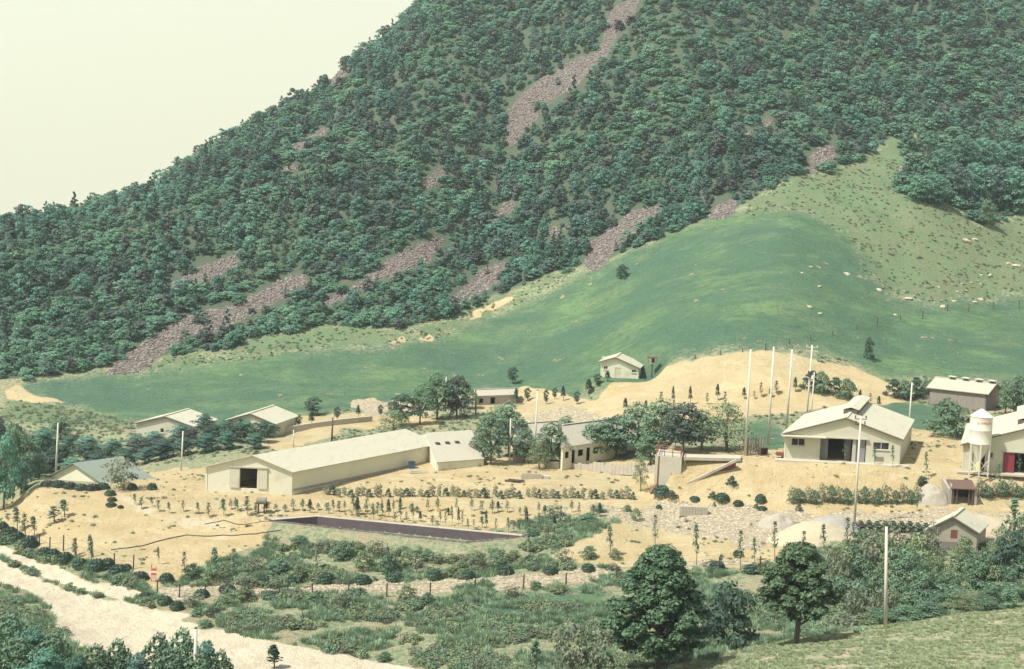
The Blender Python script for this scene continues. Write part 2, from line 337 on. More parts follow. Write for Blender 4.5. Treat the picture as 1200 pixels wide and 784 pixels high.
scr = b.mix(b.step(nfin, .42, .58), (.20, .20, .125), (.12, .21, .10)); scr = b.mix(b.step(ngr, .52, .62), scr, (.09, .145, .08)); scr = b.mix(b.step(nbig, .5, .6), scr, (.14, .205, .11))
scr = b.mix(b.math('MULTIPLY', b.step(b.noise(.9, 5, p, .7), .58, .62), .8), scr, (.26, .19, .15))
snd = b.mix(b.step(nmid, .35, .65), (.44, .345, .185), (.51, .42, .25)); snd = b.mix(b.math('MULTIPLY', b.step(nfin, .55, .7), .5), snd, (.40, .30, .155))
snd = b.mix(b.math('MULTIPLY', b.step(ngr, .60, .66), .5), snd, (.20, .18, .10)); snd = b.mix(b.math('MULTIPLY', b.step(nbig, .45, .62), .45), snd, (.40, .35, .22)); snd = b.mix(b.math('MULTIPLY', b.step(b.noise(.5, 6, b.pos((.35, 1, 1)), .75), .52, .68), .5), snd, (.62, .54, .36))
snd = b.mix(b.math('MULTIPLY', b.step(b.noise(.8, 7, p, .8), .54, .66), .45), snd, (.30, .26, .16))
rd = b.mix(nmid, (.53, .47, .345), (.62, .56, .43)); rd = b.mix(b.math('MULTIPLY', b.step(b.noise(.6, 7, b.pos((1, .6, 1)), .75), .46, .62), .6), rd, (.45, .38, .27))
vo = b.n('TexVoronoi', feature='F1'); vo.inputs['Scale'].default_value = 2.2; b.L.new(p, vo.inputs['Vector'])
rub = b.mix(b.step(vo.outputs['Distance'], .25, .6), (.52, .46, .33), (.37, .31, .22)); rub = b.mix(b.step(nfin, .55, .62), rub, (.22, .22, .14))
sce = b.mix(nfin, (.13, .117, .105), (.27, .243, .215)); sce = b.mix(b.step(vo.outputs['Distance'], .35, .7), sce, (.10, .075, .075))
lwn = b.mix(b.step(nfin, .4, .6), (.40, .37, .25), (.24, .28, .17)); lwn = b.mix(b.step(nmid, .46, .58), lwn, (.50, .42, .31)); lwn = b.mix(b.math('MULTIPLY', b.step(b.noise(.12, 4, p), .5, .6), .6), lwn, (.22, .28, .17)); lwn = b.mix(b.step(ngr, .54, .64), lwn, (.20, .25, .15))
col = b.mix(edge(s2.outputs[2], .3), weed, floor_)
for msk, c, k in ((s1.outputs[1], scr, 1.6), (s1.outputs[0], mea, None), (s1.outputs[2], snd, .9), (s2.outputs[1], lwn, .6), (A2.outputs['Alpha'], rub, 1.0), (A1.outputs['Alpha'], sce, .8), (s2.outputs[0], rd, .35)):
    col = b.mix(edge(msk, k) if k else soft(msk, 2.2), col, c)
b.done(col, .95, b.math('ADD', b.math('MULTIPLY', nfin, 1.0), b.math('MULTIPLY', ngr, .35)), 1.0, .32, .1)

me = mesh_arrays('ground', VP.reshape(-1, 3), quads, [gm], True)
for nm, ch in (('cover_a', (c_meadow, c_scrub, c_sand, c_scree)), ('cover_b', (c_road, c_lawn, c_forest, c_rub))):
    at = me.attributes.new(nm, 'FLOAT_COLOR', 'POINT'); at.data.foreach_set('color', np.stack(ch, -1).astype(np.float32).ravel())
g = bpy.data.objects.new('ground', me); COL.objects.link(g); g['kind'] = 'structure'

# ------------------------------------------------------------------ foliage
def leafmat(name, c1, c2, c3=None, trans=.25, var=.35, patch=None):
    mt = bpy.data.materials.new(name); b = NB(mt)
    isl = b.n('NewGeometry').outputs['Random Per Island']; ob = b.n('ObjectInfo').outputs['Random']
    col = b.mix(isl, c1, c2)
    if c3: col = b.mix(b.math('MULTIPLY', b.step(ob, .76, .84), .6), col, c3)
    v = b.math('ADD', 1-var/2, b.math('MULTIPLY', b.math('FRACT', b.math('MULTIPLY', ob, 7.13)), var))
    hs = b.n('HueSaturation'); b.put(hs.inputs['Value'], v); b.put(hs.inputs['Color'], col)
    b.put(hs.inputs['Hue'], b.math('ADD', .485, b.math('MULTIPLY', b.math('FRACT', b.math('MULTIPLY', ob, 3.7)), .03)))
    res = hs.outputs[0]
    if patch:
        pn = b.noise(.045, 5, b.pos((1, 1, 1)), .6); pn2 = b.noise(.03, 5, b.pos((1.4, 1, 1), rot=(.4, .3, .9)), .6)
        res = b.mix(b.math('MULTIPLY', b.step(pn, .50, .62), .5), res, patch[0]); res = b.mix(b.math('MULTIPLY', b.step(pn2, .52, .64), .45), res, patch[1])
    b.done(res, .6, spec=.3, trans=trans); return mt
def leaves(centers, normals, size, rng, jit=.5, aspect=1.6):
    n = len(centers); N = normals+rng.normal(0, jit, (n, 3)); N /= np.linalg.norm(N, axis=1)[:, None]
    A = rng.normal(0, 1, (n, 3)); T = np.cross(N, A); T /= np.linalg.norm(T, axis=1)[:, None]; B = np.cross(N, T)
    s = (size*rng.uniform(.6, 1.35, n))[:, None]
    V = np.stack([centers+T*s*aspect*.5, centers+B*s*.42-N*s*.08, centers-T*s*aspect*.5, centers-B*s*.42-N*s*.08], 1)
    return V.reshape(-1, 3)
def lobes_crown(rng, W, H, zb, nl, per, leaf, shape='dome', lobe=.33, flat=.6, jit=.5):
    """crown: clusters of leaves on many overlapping boughs, with gaps between them"""
    Vs = []
    for k in range(nl):
        t = (k+.5)/nl; z = zb+H*(t*.92+.04)
        if shape == 'dome': rr = math.sqrt(max(0, 1-(2*t-1)**2*.95))*(1.05-.25*t)
        elif shape == 'hero': rr = (1-t)**.5*min(1.0, (t+.22)/.42)*1.22
        elif shape == 'cone': rr = (1-t)**.8*.95+.05
        elif shape == 'low': rr = math.sqrt(max(0, 1-t**2))
        else: rr = 1
        ang = k*2.399+rng.uniform(-.5, .5); rad = W/2*rr*rng.uniform(.35, .9)
        c = np.array([math.cos(ang)*rad, math.sin(ang)*rad, z])
        lr = W*lobe*rng.uniform(.6, 1.15)*(1 if shape != 'cone' else (1.15-t)); lz = lr*flat
        u = rng.normal(0, 1, (per, 3)); u /= np.linalg.norm(u, axis=1)[:, None]; u[:, 2] = np.where(u[:, 2] < -.25, -u[:, 2]*.6, u[:, 2])
        P = c+u*np.array([lr, lr, lz])*rng.uniform(.62, 1.02, (per, 1))
        nn = u*np.array([1, 1, 1/flat]); nn[:, 2] += .6
        Vs.append(leaves(P, nn, leaf, rng, jit))
    return np.concatenate(Vs)
def quadmesh(name, V, mat): return mesh_arrays(name, V, np.arange(len(V)).reshape(-1, 4), [mat])
def tube(pts, rad, n=7):
    """tapered tube through pts"""
    V, Q = [], []; pts = [Vector(p) for p in pts]
    for i, p_ in enumerate(pts):
        d = (pts[min(i+1, len(pts)-1)]-pts[max(i-1, 0)]).normalized(); a = d.orthogonal().normalized(); c = d.cross(a)
        for k in range(n): th = 2*math.pi*k/n; V.append(p_+(a*math.cos(th)+c*math.sin(th))*rad[i])
    for i in range(len(pts)-1):
        for k in range(n): Q.append((i*n+k, i*n+(k+1) % n, (i+1)*n+(k+1) % n, (i+1)*n+k))
    return [tuple(v) for v in V], Q
def trunkmesh(name, tubes, mat):
    V, Q = [], []
    for pts, rad in tubes:
        v, q = tube(pts, rad); o = len(V); V += v; Q += [tuple(i+o for i in f) for f in q]
    return mesh_arrays(name, V, Q, [mat], True)
bark = simple('bark', (.15, .12, .105), .3, 4, .95, .6)
G_DK = leafmat('leaf_dark', (.045, .092, .066), (.092, .155, .102), (.075, .068, .068))
G_MT = leafmat('leaf_hill', (.075, .195, .155), (.190, .365, .265), (.125, .125, .140), .42, var=.75, patch=((.22, .38, .24), (.070, .145, .140)))
G_FN = leafmat('leaf_fern', (.12, .26, .175), (.22, .38, .25), None, .4, .5)
G_PL = leafmat('leaf_plum', (.085, .11, .105), (.15, .17, .155), None, .3, .5)
G_MD = leafmat('leaf_mid', (.085, .165, .108), (.19, .285, .17))
G_LT = leafmat('leaf_light', (.15, .21, .115), (.27, .33, .18))
G_NR = leafmat('leaf_near', (.028, .070, .038), (.135, .215, .110), None, .15, .2)
G_SG = leafmat('leaf_grey', (.13, .165, .115), (.25, .27, .18))
G_GR = leafmat('grass_blades', (.25, .33, .18), (.42, .45, .28), None, .3, .5)
G_BG = leafmat('blue_grass', (.18, .285, .175), (.32, .42, .27), None, .3, .6)
screem = simple('scree_rock', (.24, .218, .195), .35, 2.0, .95, .8, obj=False)
rockm = simple('rock', (.34, .30, .27), .35, 2.0, .95, .8, obj=False)
rocklm = simple('pale_rock', (.44, .39, .30), .25, 2.0, .95, .8, obj=False)

def scatter(name, P, rot, scl, pid, protos, kind='stuff', label=None, cat=None):
    me = bpy.data.meshes.new(name); me.vertices.add(len(P)); me.vertices.foreach_set('co', np.asarray(P, np.float32).ravel())
    for nm, ty, d in (('rot', 'FLOAT_VECTOR', rot), ('scl', 'FLOAT_VECTOR', scl)):
        me.attributes.new(nm, ty, 'POINT').data.foreach_set('vector', np.asarray(d, np.float32).ravel())
    me.attributes.new('pid', 'INT', 'POINT').data.foreach_set('value', np.asarray(pid, np.int32))
    o = bpy.data.objects.new(name, me); COL.objects.link(o)
    t = bpy.data.node_groups.new(name, 'GeometryNodeTree'); t.interface.new_socket('Geometry', in_out='INPUT', socket_type='NodeSocketGeometry'); t.interface.new_socket('Geometry', in_out='OUTPUT', socket_type='NodeSocketGeometry')
    N = t.nodes.new; gi = N('NodeGroupInput'); go = N('NodeGroupOutput'); ip = N('GeometryNodeInstanceOnPoints'); gti = N('GeometryNodeGeometryToInstance')
    for mp in reversed(protos):
        oi = N('GeometryNodeObjectInfo'); oi.inputs['Object'].default_value = mp; oi.inputs['As Instance'].default_value = True
        t.links.new(oi.outputs['Geometry'], gti.inputs[0])
    def na(nm, ty):
        x = N('GeometryNodeInputNamedAttribute'); x.data_type = ty; x.inputs['Name'].default_value = nm; return [q for q in x.outputs if q.enabled and q.name == 'Attribute'][0]
    jn = N('GeometryNodeJoinGeometry')
    for l in list(t.links): t.links.remove(l)
    for mp_node in [x for x in t.nodes if x.bl_idname == 'GeometryNodeObjectInfo']: t.links.new(mp_node.outputs['Geometry'], jn.inputs[0])
    ip.inputs['Pick Instance'].default_value = True
    t.links.new(jn.outputs[0], ip.inputs['Instance']); t.links.new(gi.outputs[0], ip.inputs['Points'])
    t.links.new(na('pid', 'INT'), ip.inputs['Instance Index']); t.links.new(na('scl', 'FLOAT_VECTOR'), ip.inputs['Scale'])
    e2r = N('FunctionNodeEulerToRotation'); t.links.new(na('rot', 'FLOAT_VECTOR'), e2r.inputs[0]); t.links.new(e2r.outputs[0], ip.inputs['Rotation'])
    t.links.new(ip.outputs[0], go.inputs[0])
    md = o.modifiers.new('scatter', 'NODES'); md.node_group = t
    o['kind'] = kind
    if label: o['label'] = label
    if cat: o['category'] = cat
    return o
def proto(me): return bpy.data.objects.new(me.name, me)

rng = np.random.default_rng(7)
hill_protos = []
for k in range(9):
    V = lobes_crown(rng, (3.0, 3.0, 2.6, 2.8, 2.2, 2.4, 3.6, 3.2, 2.6)[k], (1.8, 1.6, 1.9, 2.8, 3.6, 2.6, 1.4, 1.3, 2.4)[k], .05, 11, 66, .25, 'low' if k < 3 or k in (6, 7) else 'cone' if k == 4 else 'dome', .26, .35 if k in (6, 7) else .6, .5)
    hill_protos.append(proto(quadmesh('hill_bush', V, (G_MT, G_MT, G_MT, G_MT, G_DK, G_MT, G_FN, G_FN, G_PL)[k])))
# forest positions: jittered over the slope, leaving scree, meadow and scrub clear
fx, fy = [], []
y = 255.0
while y < 640:
    stp = 1.45+ (y-255)*.0042
    xs = np.arange(-.43*y, .43*y, stp)+rng.uniform(-.9, .9, len(np.arange(-.43*y, .43*y, stp)))
    fx.append(xs); fy.append(y+rng.uniform(-.9, .9, len(xs))); y += stp*.95
fx = np.concatenate(fx); fy = np.concatenate(fy)
def sample(G, x, y):
    a = x/np.maximum(y, 60); j = np.clip(np.searchsorted(AV, a), 0, len(AV)-1); i = np.clip(np.searchsorted(YV, y), 0, len(YV)-1); return G[i, j]
scree_wide = c_scree.copy()
for _ in range(1): scree_wide = np.maximum.reduce([scree_wide, np.roll(scree_wide, 1, 0), np.roll(scree_wide, -1, 0), np.roll(scree_wide, 1, 1), np.roll(scree_wide, -1, 1)])
w = sample(c_forest, fx, fy)*(1-(sample(c_scree, fx, fy) > .5)*(fbm(fx/3, fy/3, 90, 3) < .66))*(1-(sample(scree_wide, fx, fy) > .1)*(fbm(fx/3, fy/3, 91, 3) < .55))
gap = fbm(fx/14, fy/14, 77, 3)
keep = (w > .5) & (gap > .10) & (sample(PY, fx, fy) > -60)
fx = fx[keep]; fy = fy[keep]; gap = gap[keep]
fz = zg(fx, fy)
n = len(fx); sz = (.46+rng.random(n)**2.2*.85)*(1+(fy-255)*.0011)*(.8+gap*.4)
scatter('hillside_forest', np.stack([fx, fy, fz-.15], -1), np.stack([rng.normal(0, .08, n), rng.normal(0, .08, n), rng.uniform(0, 6.28, n)], -1),
        np.stack([sz, sz, sz*rng.uniform(.75, 1.35, n)], -1), np.where((fbm(fx/18, fy/18, 66, 3) > .54) & (rng.random(n) < .6), rng.integers(6, 8, n), np.where(rng.random(n) < .88, rng.integers(0, 6, n), 8)), hill_protos, label='dense green scrub forest covering the steep mountainside', cat='forest')
print('forest', n)
# ------------------------------------------------------------------ haze
hz = bpy.data.materials.new('haze'); hz.use_nodes = True; hn = hz.node_tree; hn.nodes.clear()
pv = hn.nodes.new('ShaderNodeVolumePrincipled'); pv.inputs['Density'].default_value = 0.00024; pv.inputs['Color'].default_value = (.82, .93, 1.0, 1); pv.inputs['Anisotropy'].default_value = .2
ho = hn.nodes.new('ShaderNodeOutputMaterial'); hn.links.new(pv.outputs[0], ho.inputs[1])
x0, x1, y0, y1, z0, z1 = -2430, 2430, -90, 2430, -90, 400
V = [(x, y, z) for x in (x0, x1) for y in (y0, y1) for z in (z0, z1)]
hm = bpy.data.meshes.new('haze'); hm.from_pydata(V, [], [(0,1,3,2),(4,6,7,5),(0,4,5,1),(2,3,7,6),(0,2,6,4),(1,5,7,3)]); hm.materials.append(hz)
ho_ = bpy.data.objects.new('haze', hm); COL.objects.link(ho_); ho_['kind'] = 'stuff'; ho_['label'] = 'thin bluish summer haze over the valley'; ho_['category'] = 'haze'

# ------------------------------------------------------------------ object helpers
def settag(o, label=None, cat=None, group=None, kind=None):
    for k, v in (('label', label), ('category', cat), ('group', group), ('kind', kind)):
        if v: o[k] = v
    return o
def thing(name, label, cat, loc, rz=0, group=None):
    o = bpy.data.objects.new(name, None); COL.objects.link(o); o.location = loc; o.rotation_euler = (0, 0, rz); o.empty_display_size = .3
    return settag(o, label, cat, group)
class MB:
    def __init__(s): s.v = []; s.f = []
    def prism(s, bot, top):
        """closed solid between two rings of equal length"""
        n = len(bot); o = len(s.v); s.v += [tuple(p) for p in bot]+[tuple(p) for p in top]
        s.f.append(tuple(o+i for i in reversed(range(n)))); s.f.append(tuple(o+n+i for i in range(n)))
        for i in range(n): j = (i+1) % n; s.f.append((o+i, o+j, o+n+j, o+n+i))
        return s
    def box(s, x0, x1, y0, y1, z0, z1):
        return s.prism([(x0,y0,z0),(x1,y0,z0),(x1,y1,z0),(x0,y1,z0)], [(x0,y0,z1),(x1,y0,z1),(x1,y1,z1),(x0,y1,z1)])
    def bar(s, a, c, r, n=6, r2=None):
        v, q = tube([a, c], [r, r if r2 is None else r2], n); o = len(s.v); s.v += v; s.f += [tuple(i+o for i in f) for f in q]
        s.f.append(tuple(o+i for i in reversed(range(n)))); s.f.append(tuple(o+n+i for i in range(n))); return s
    def flat(s, a, c, w, t):
        """rectangular bar"""
        a = Vector(a); c = Vector(c); d = (c-a).normalized(); e = Vector((0, 0, 1)) if abs(d.z) < .9 else Vector((1, 0, 0))
        p_ = d.cross(e).normalized()*w/2; q = p_.cross(d).normalized()*t/2
        return s.prism([a-p_-q, a+p_-q, a+p_+q, a-p_+q], [c-p_-q, c+p_-q, c+p_+q, c-p_+q])
    def build(s, name, mat, parent=None, smooth=False):
        me = bpy.data.meshes.new(name); me.from_pydata(s.v, [], s.f); me.materials.append(mat)
        if smooth:
            for p_ in me.polygons: p_.use_smooth = True
        o = bpy.data.objects.new(name, me); COL.objects.link(o)
        if parent: o.parent = parent
        return o
def link(name, me, parent=None):
    o = bpy.data.objects.new(name, me); COL.objects.link(o)
    if parent: o.parent = parent
    return o
ORD = 'first second third fourth fifth sixth seventh eighth ninth tenth eleventh twelfth thirteenth fourteenth fifteenth sixteenth seventeenth eighteenth nineteenth twentieth'.split()
for t_ in ('twenty', 'thirty', 'forty', 'fifty', 'sixty', 'seventy'): ORD += [t_+'-'+q for q in ORD[:9]]+[{'twenty':'thirtieth','thirty':'fortieth','forty':'fiftieth','fifty':'sixtieth','sixty':'seventieth','seventy':'eightieth'}[t_]]
def number(objs, fmt, group):
    objs = [o for o in objs if o]
    objs.sort(key=lambda o: o.location.x/o.location.y)
    for i, o in enumerate(objs):
        k = ORD[i]; 
        w_ = 'leftmost' if i == 0 else 'rightmost' if i == len(objs)-1 else k
        o['label'] = fmt.format(o=w_, f=('' if w_ in ('leftmost', 'rightmost') else ' from the left')); o['group'] = group

# ------------------------------------------------------------------ materials
wallm = simple('cement_wall', (.55, .53, .42), .08, .5, .9, .3, dirt=(.36, .31, .24))
wallw = simple('whitewashed_wall', (.66, .64, .51), .08, .5, .9, .3, dirt=(.46, .42, .31))
wallg = simple('grey_block_wall', (.36, .33, .30), .15, .9, .95, .5, dirt=(.22, .19, .16))
blockm = simple('concrete_block', (.42, .38, .31), .15, 1.4, .95, .5, dirt=(.26, .22, .17))
woodd = simple('weathered_boards', (.26, .225, .195), .25, 1.5, .9, .6, stretch=(5, 5, .4), dirt=(.13, .11, .10))
tealm = corrug('teal_slate_roof', (.25, .30, .25), 1, 5, (.42, .40, .32), .6)
roofm = corrug('pale_sheet_roof', (.60, .58, .45), 1, 5.5, (.50, .43, .31), .45)
roofx = corrug('pale_slate_roof', (.50, .475, .375), 0, 5.5, (.50, .44, .33), .5)
darkm = simple('painted_shade_and_soil', (.035, .03, .035), .1, 1, .9, .1)  # near-black that paints in the shade of openings; also colours the planter soil
fasc = simple('dark_fascia', (.12, .10, .09), .2, 2, .8, .2)
framem = simple('window_frame', (.55, .52, .45), .1, 2, .7, .1)
glassm = bpy.data.materials.new('window_glass'); b = NB(glassm); b.done((.03, .035, .04), .15, spec=.6)
redd = simple('red_paint', (.22, .035, .05), .15, 1.2, .6, .2, dirt=(.24, .06, .06))
rustm = simple('rusty_iron', (.22, .085, .065), .3, 3, .8, .5)
greydoor = simple('grey_sliding_door', (.26, .25, .27), .1, 1, .8, .2, dirt=(.18, .17, .18))
concm = simple('pale_concrete', (.46, .43, .35), .10, .8, .9, .4, dirt=(.40, .35, .26))
polem = simple('concrete_pole', (.56, .54, .46), .07, 1.0, .85, .3, dirt=(.50, .46, .37))
polew = simple('brown_timber', (.10, .075, .065), .25, 3, .9, .5)
silom = simple('silo_sheet', (.68, .66, .56), .05, .8, .5, .1, .4, dirt=(.52, .48, .38), metal=.1)
insul = simple('dark_fitting', (.06, .06, .07), .2, 3, .6, .2)
yelm = simple('yellow_cloth', (.66, .60, .26), .1, 3, .9, .3)
bluem = simple('blue_drum', (.05, .11, .20), .15, 2, .5, .2)
orgm = simple('orange_crate', (.55, .17, .07), .1, 2, .6, .2)
textm = simple('red_lettering', (.60, .13, .10), .1, 2, .7, 0)
whitem = simple('white_paint', (.78, .76, .70), .05, 2, .6, .1)
pinkm = simple('pink_paint', (.70, .42, .40), .08, 2, .7, .1)

# ------------------------------------------------------------------ buildings
def wall(parent, mat, A, B, top, holes=(), th=.15, name='wall', down=1.2):
    """wall from A to B (local xy), top(u)->height, holes (u0,u1,v0,v1) left open"""
    A = Vector((*A, 0)); B = Vector((*B, 0)); L = (B-A).length; d = (B-A)/L; nrm = Vector((-d.y, d.x, 0))*th
    us = sorted({0, L, *[h[0] for h in holes], *[h[1] for h in holes], *[u for u in getattr(top, 'knots', ()) if 0 < u < L]})
    mb = MB()
    for a, c in zip(us, us[1:]):
        if c-a < 1e-4: continue
        hs = sorted([h for h in holes if h[0] <= a+1e-5 and h[1] >= c-1e-5], key=lambda h: h[2]); v = -down; 
        for h in hs+[None]:
            hi = (h[2], h[2]) if h else (top(a), top(c))
            if hi[0] > v or hi[1] > v:
                q = [A+d*a, A+d*c]
                fr = [q[0]+Vector((0,0,v)), q[1]+Vector((0,0,v)), q[1]+Vector((0,0,hi[1])), q[0]+Vector((0,0,hi[0]))]
                mb.prism(fr, [p_+nrm for p_ in fr])
            if h: v = h[3]
    return mb.build(name, mat, parent)
class Top:
    def __init__(s, pts): s.p = pts; s.knots = [q[0] for q in pts]
    def __call__(s, u):
        for (a, ha), (c, hc) in zip(s.p, s.p[1:]):
            if u <= c+1e-6: return ha+(hc-ha)*(u-a)/(c-a)
        return s.p[-1][1]
def opening(parent, u0, u1, v0, v1, kind, y=0.06, mull=1):
    if kind == 'window':
        f = MB(); t = .07
        f.box(u0, u1, y, y+.06, v0, v0+t).box(u0, u1, y, y+.06, v1-t, v1).box(u0, u0+t, y, y+.06, v0+t, v1-t).box(u1-t, u1, y, y+.06, v0+t, v1-t)
        for k in range(mull): x = u0+(u1-u0)*(k+1)/(mull+1); f.box(x-t/2, x+t/2, y, y+.06, v0+t, v1-t)
        w_ = f.build('window', framem, parent)
        MB().box(u0+t, u1-t, y+.065, y+.08, v0+t, v1-t).build('pane', glassm, w_)
        MB().box(u0-.08, u1+.08, -.10, y-.003, v0-.09, v0-.003).build('sill', concm, w_)
        return w_
def house(name, label, cat, FL, FR, vec, eave=2.4, rise=1.3, wm=None, rm=None, oh=.35, eaveR=None, frac=.5, holes=(), roof_th=.10, trim=True, group=None, lholes=()):
    FL = Vector(FL); FR = Vector(FR); FR.z = FL.z
    W_ = (FR-FL).length; rz = math.atan2(FR.y-FL.y, FR.x-FL.x)
    t = thing(name, label, cat, FL, rz, group)
    c, s_ = math.cos(-rz), math.sin(-rz); vx = vec[0]*c-vec[1]*s_; vy = vec[0]*s_+vec[1]*c
    eR = eave if eaveR is None else eaveR; xr = W_*frac; zr = max(eave, eR)+rise
    topf = Top([(0, eave), (xr, zr), (W_, eR)])
    wall(t, wm, (0, 0), (W_, 0), topf, holes)
    wall(t, wm, (W_, 0.003), (W_+vx, vy), Top([(0, eR), (math.hypot(vx, vy), eR)]))
    wall(t, wm, (W_+vx, vy), (vx, vy), Top([(0, eR), (W_-xr, zr), (W_, eave)]))
    wall(t, wm, (vx, vy), (0, 0.003), Top([(0, eave), (math.hypot(vx, vy), eave)]), [(math.hypot(vx, vy)-h[1], math.hypot(vx, vy)-h[0], h[2], h[3]) for h in lholes])
    L = math.hypot(vx, vy); ux, uy = vx/L, vy/L
    mb = MB()
    def slab(x0, z0, x1, z1):
        ps = [Vector((x0-ux*oh, -uy*oh, z0)), Vector((x1-ux*oh, -uy*oh, z1)), Vector((x1+vx+ux*oh, vy+uy*oh, z1)), Vector((x0+vx+ux*oh, vy+uy*oh, z0))]
        mb.prism([p_+Vector((0, 0, .02)) for p_ in ps], [p_+Vector((0, 0, .02+roof_th)) for p_ in ps])
    sL = (zr-eave)/xr; sR = (zr-eR)/(W_-xr)
    slab(-oh, eave-sL*oh, xr, zr); slab(xr, zr, W_+oh, eR-sR*oh)
    roof = mb.build('roof', rm, t)
    if trim:
        f = MB()
        for (xa, za, xb, zb) in ((-oh, eave-sL*oh, xr, zr), (xr, zr, W_+oh, eR-sR*oh)):
            for q in (-1,):
                a = [Vector((xa-ux*(oh+.04), -uy*(oh+.04), za-.12)), Vector((xb-ux*(oh+.04), -uy*(oh+.04), zb-.12)), Vector((xb-ux*(oh+.04), -uy*(oh+.04), zb+.0)), Vector((xa-ux*(oh+.04), -uy*(oh+.04), za+.0))]
                f.prism(a, [p_+Vector((0, .035, 0)) for p_ in a])
        f.build('fascia', fasc, t)
        rc = MB(); rc.flat((xr-ux*oh, -uy*oh, zr+roof_th+.04), (xr+vx+ux*oh, vy+uy*oh, zr+roof_th+.04), .4, .07); rc.build('ridge_cap', rm, roof)
    t['_vx'] = vx; t['_vy'] = vy; t['_zr'] = zr; t['_xr'] = xr; t['_w'] = W_
    return t, roof
def clean(t):
    for k in ('_vx', '_vy', '_zr', '_xr', '_w'): 
        if k in t: del t[k]
# long cream shed
z = 2.75
FL, FR = onplane(241, 570, z), onplane(342, 575, z); BRe = onplane(512, 520, z+2.45); vec = (BRe.x-FR.x, BRe.y-FR.y)
Wd = (FR-FL).length; pm = Wd/101
t, rf = house('long_shed', 'long low cream livestock shed with one open dark doorway in its gable', 'shed', FL, FR, vec, 2.45, 1.75, wallw, roofm, .4, frac=.56, holes=[(40*pm, 60*pm, 0.02, 2.55)], trim=False)
MB().box(28*pm, 39.6*pm, -.13, -.05, .05, 2.6).build('sliding_door', wallm, t)
MB().box(61*pm, 72*pm, -.13, -.05, .05, 2.6).build('sliding_door', wallm, t)
MB().box(27*pm, 73*pm, -.22, -.04, 2.62, 2.78).build('door_rail', concm, t)
mb = MB(); vx, vy = t['_vx'], t['_vy']; L_ = math.hypot(vx, vy)
for k in range(1, 12): mb.box(0, .05, 0, .05, 0, 0.01)
mb = MB(); mb.flat((Wd+.03, .2, .02), (Wd+vx+.03, vy, .02), .35, .3); mb.build('plinth', wallg, t)
clean(t)
# right barn and its twin beside the silo
def barn(FL, FR, vec, label, twin):
    W_ = (FR-FL).length; k = W_/136
    if not twin: holes = [(8*k, 24*k, 1.75, 2.7), (42*k, 96*k, .03, 2.9), (104*k, 123*k, 1.75, 2.68)]
    else: holes = [(19*k, 28*k, .03, 1.9), (30*k, 36*k, 1.7, 2.4), (48*k, 84*k, .03, 2.5), (104*k, 122*k, 1.75, 2.68)]
    t, rf = house('livestock_barn', label, 'barn', FL, FR, vec, 3.3, 2.3, wallm, roofm, .35, holes=holes, frac=.52)
    vx, vy, zr, xr = t['_vx'], t['_vy'], t['_zr'], t['_xr']
    # ridge monitor along the back two thirds
    m_ = MB(); a0, a1 = .24, 1.0; hw = 1.1
    for sgn in (-1, 1):
        ps = [Vector((xr+vx*a0, vy*a0, zr+.72)), Vector((xr+sgn*hw+vx*a0, vy*a0, zr+.42)), Vector((xr+sgn*hw+vx*a1, vy*a1, zr+.42)), Vector((xr+vx*a1, vy*a1, zr+.72))]
        m_.prism(ps, [p_+Vector((0, 0, .08)) for p_ in ps])
    mo = m_.build('ridge_monitor', roofm, t)
    m_ = MB()
    for sgn in (-1, 1): m_.flat((xr+sgn*hw*.8+vx*(a0+.01), vy*(a0+.01), zr+.12), (xr+sgn*hw*.8+vx*(a1-.01), vy*(a1-.01), zr+.12), .06, .75)
    m_.box(xr+vx*a0-hw*.8, xr+vx*a0+hw*.8, vy*a0+.02, vy*a0+.1, zr-.3, zr+.45)
    m_.build('monitor_wall', fasc, mo)
    if not twin:
        opening(t, *holes[0], 'window', mull=1); opening(t, *holes[2], 'window', mull=1)
        r = MB(); r.box(-.5, 47*k, -1.1, .35, 2.98, 3.09); r.build('lean_to_roof', roofm, t)
        MB().box(.0, 41.5*k, -.22, -.02, -1, 2.95).build('front_panel', wallw, t) if False else None
        MB().box(42*k, 53*k, 1.2, 1.28, .03, 2.9).build('sliding_door', greydoor, t); MB().box(73*k, 80*k, 1.2, 1.28, .03, 2.9).build('sliding_door', greydoor, t)
        MB().box(84*k, 95*k, .16, .24, .03, 2.85).build('sliding_door', greydoor, t)
        MB().box(40*k, 98*k, -.28, -.01, 2.92, 3.06).build('door_rail', concm, t)
        MB().box(106*k, 117*k, -.05, -.004, .35, .85).build('vent', woodd, t)
        MB().box(80*k, 84*k, -.01, .2, -.2, 2.92).build('door_post', concm, t)
        MB().box(-1.2, W_+1, -1.5, -.02, -.25, .06).build('apron', concm, t)
    else:
        opening(t, *holes[1], 'window', mull=1); opening(t, *holes[3], 'window', mull=1)
        MB().box(48*k, 61*k, -.10, -.02, .03, 2.55).build('red_door', redd, t)
        MB().box(46*k, 90*k, -.28, -.11, 2.56, 2.70).build('door_rail', concm, t)
        MB().box(-.8, W_+1, -1.3, -.02, -.25, -.02).build('apron', concm, t)
    clean(t); return t
g1 = ground(918, 537); z = 9.05
FL, FR = onplane(918.5, 537.5, z), onplane(1054, 544.5, z); BRe = onplane(1069, 492, z+3.3); bvec = (BRe.x-FR.x, BRe.y-FR.y)
barn(FL, FR, bvec, 'pale grey barn with wide dark doorway and raised ridge vent', False)
FL2, FR2 = onplane(1127, 550.5, z-.1), onplane(1263, 558.5, z-.1)
barn(FL2, FR2, bvec, 'pale barn with a red door at the right edge behind the silo', True)
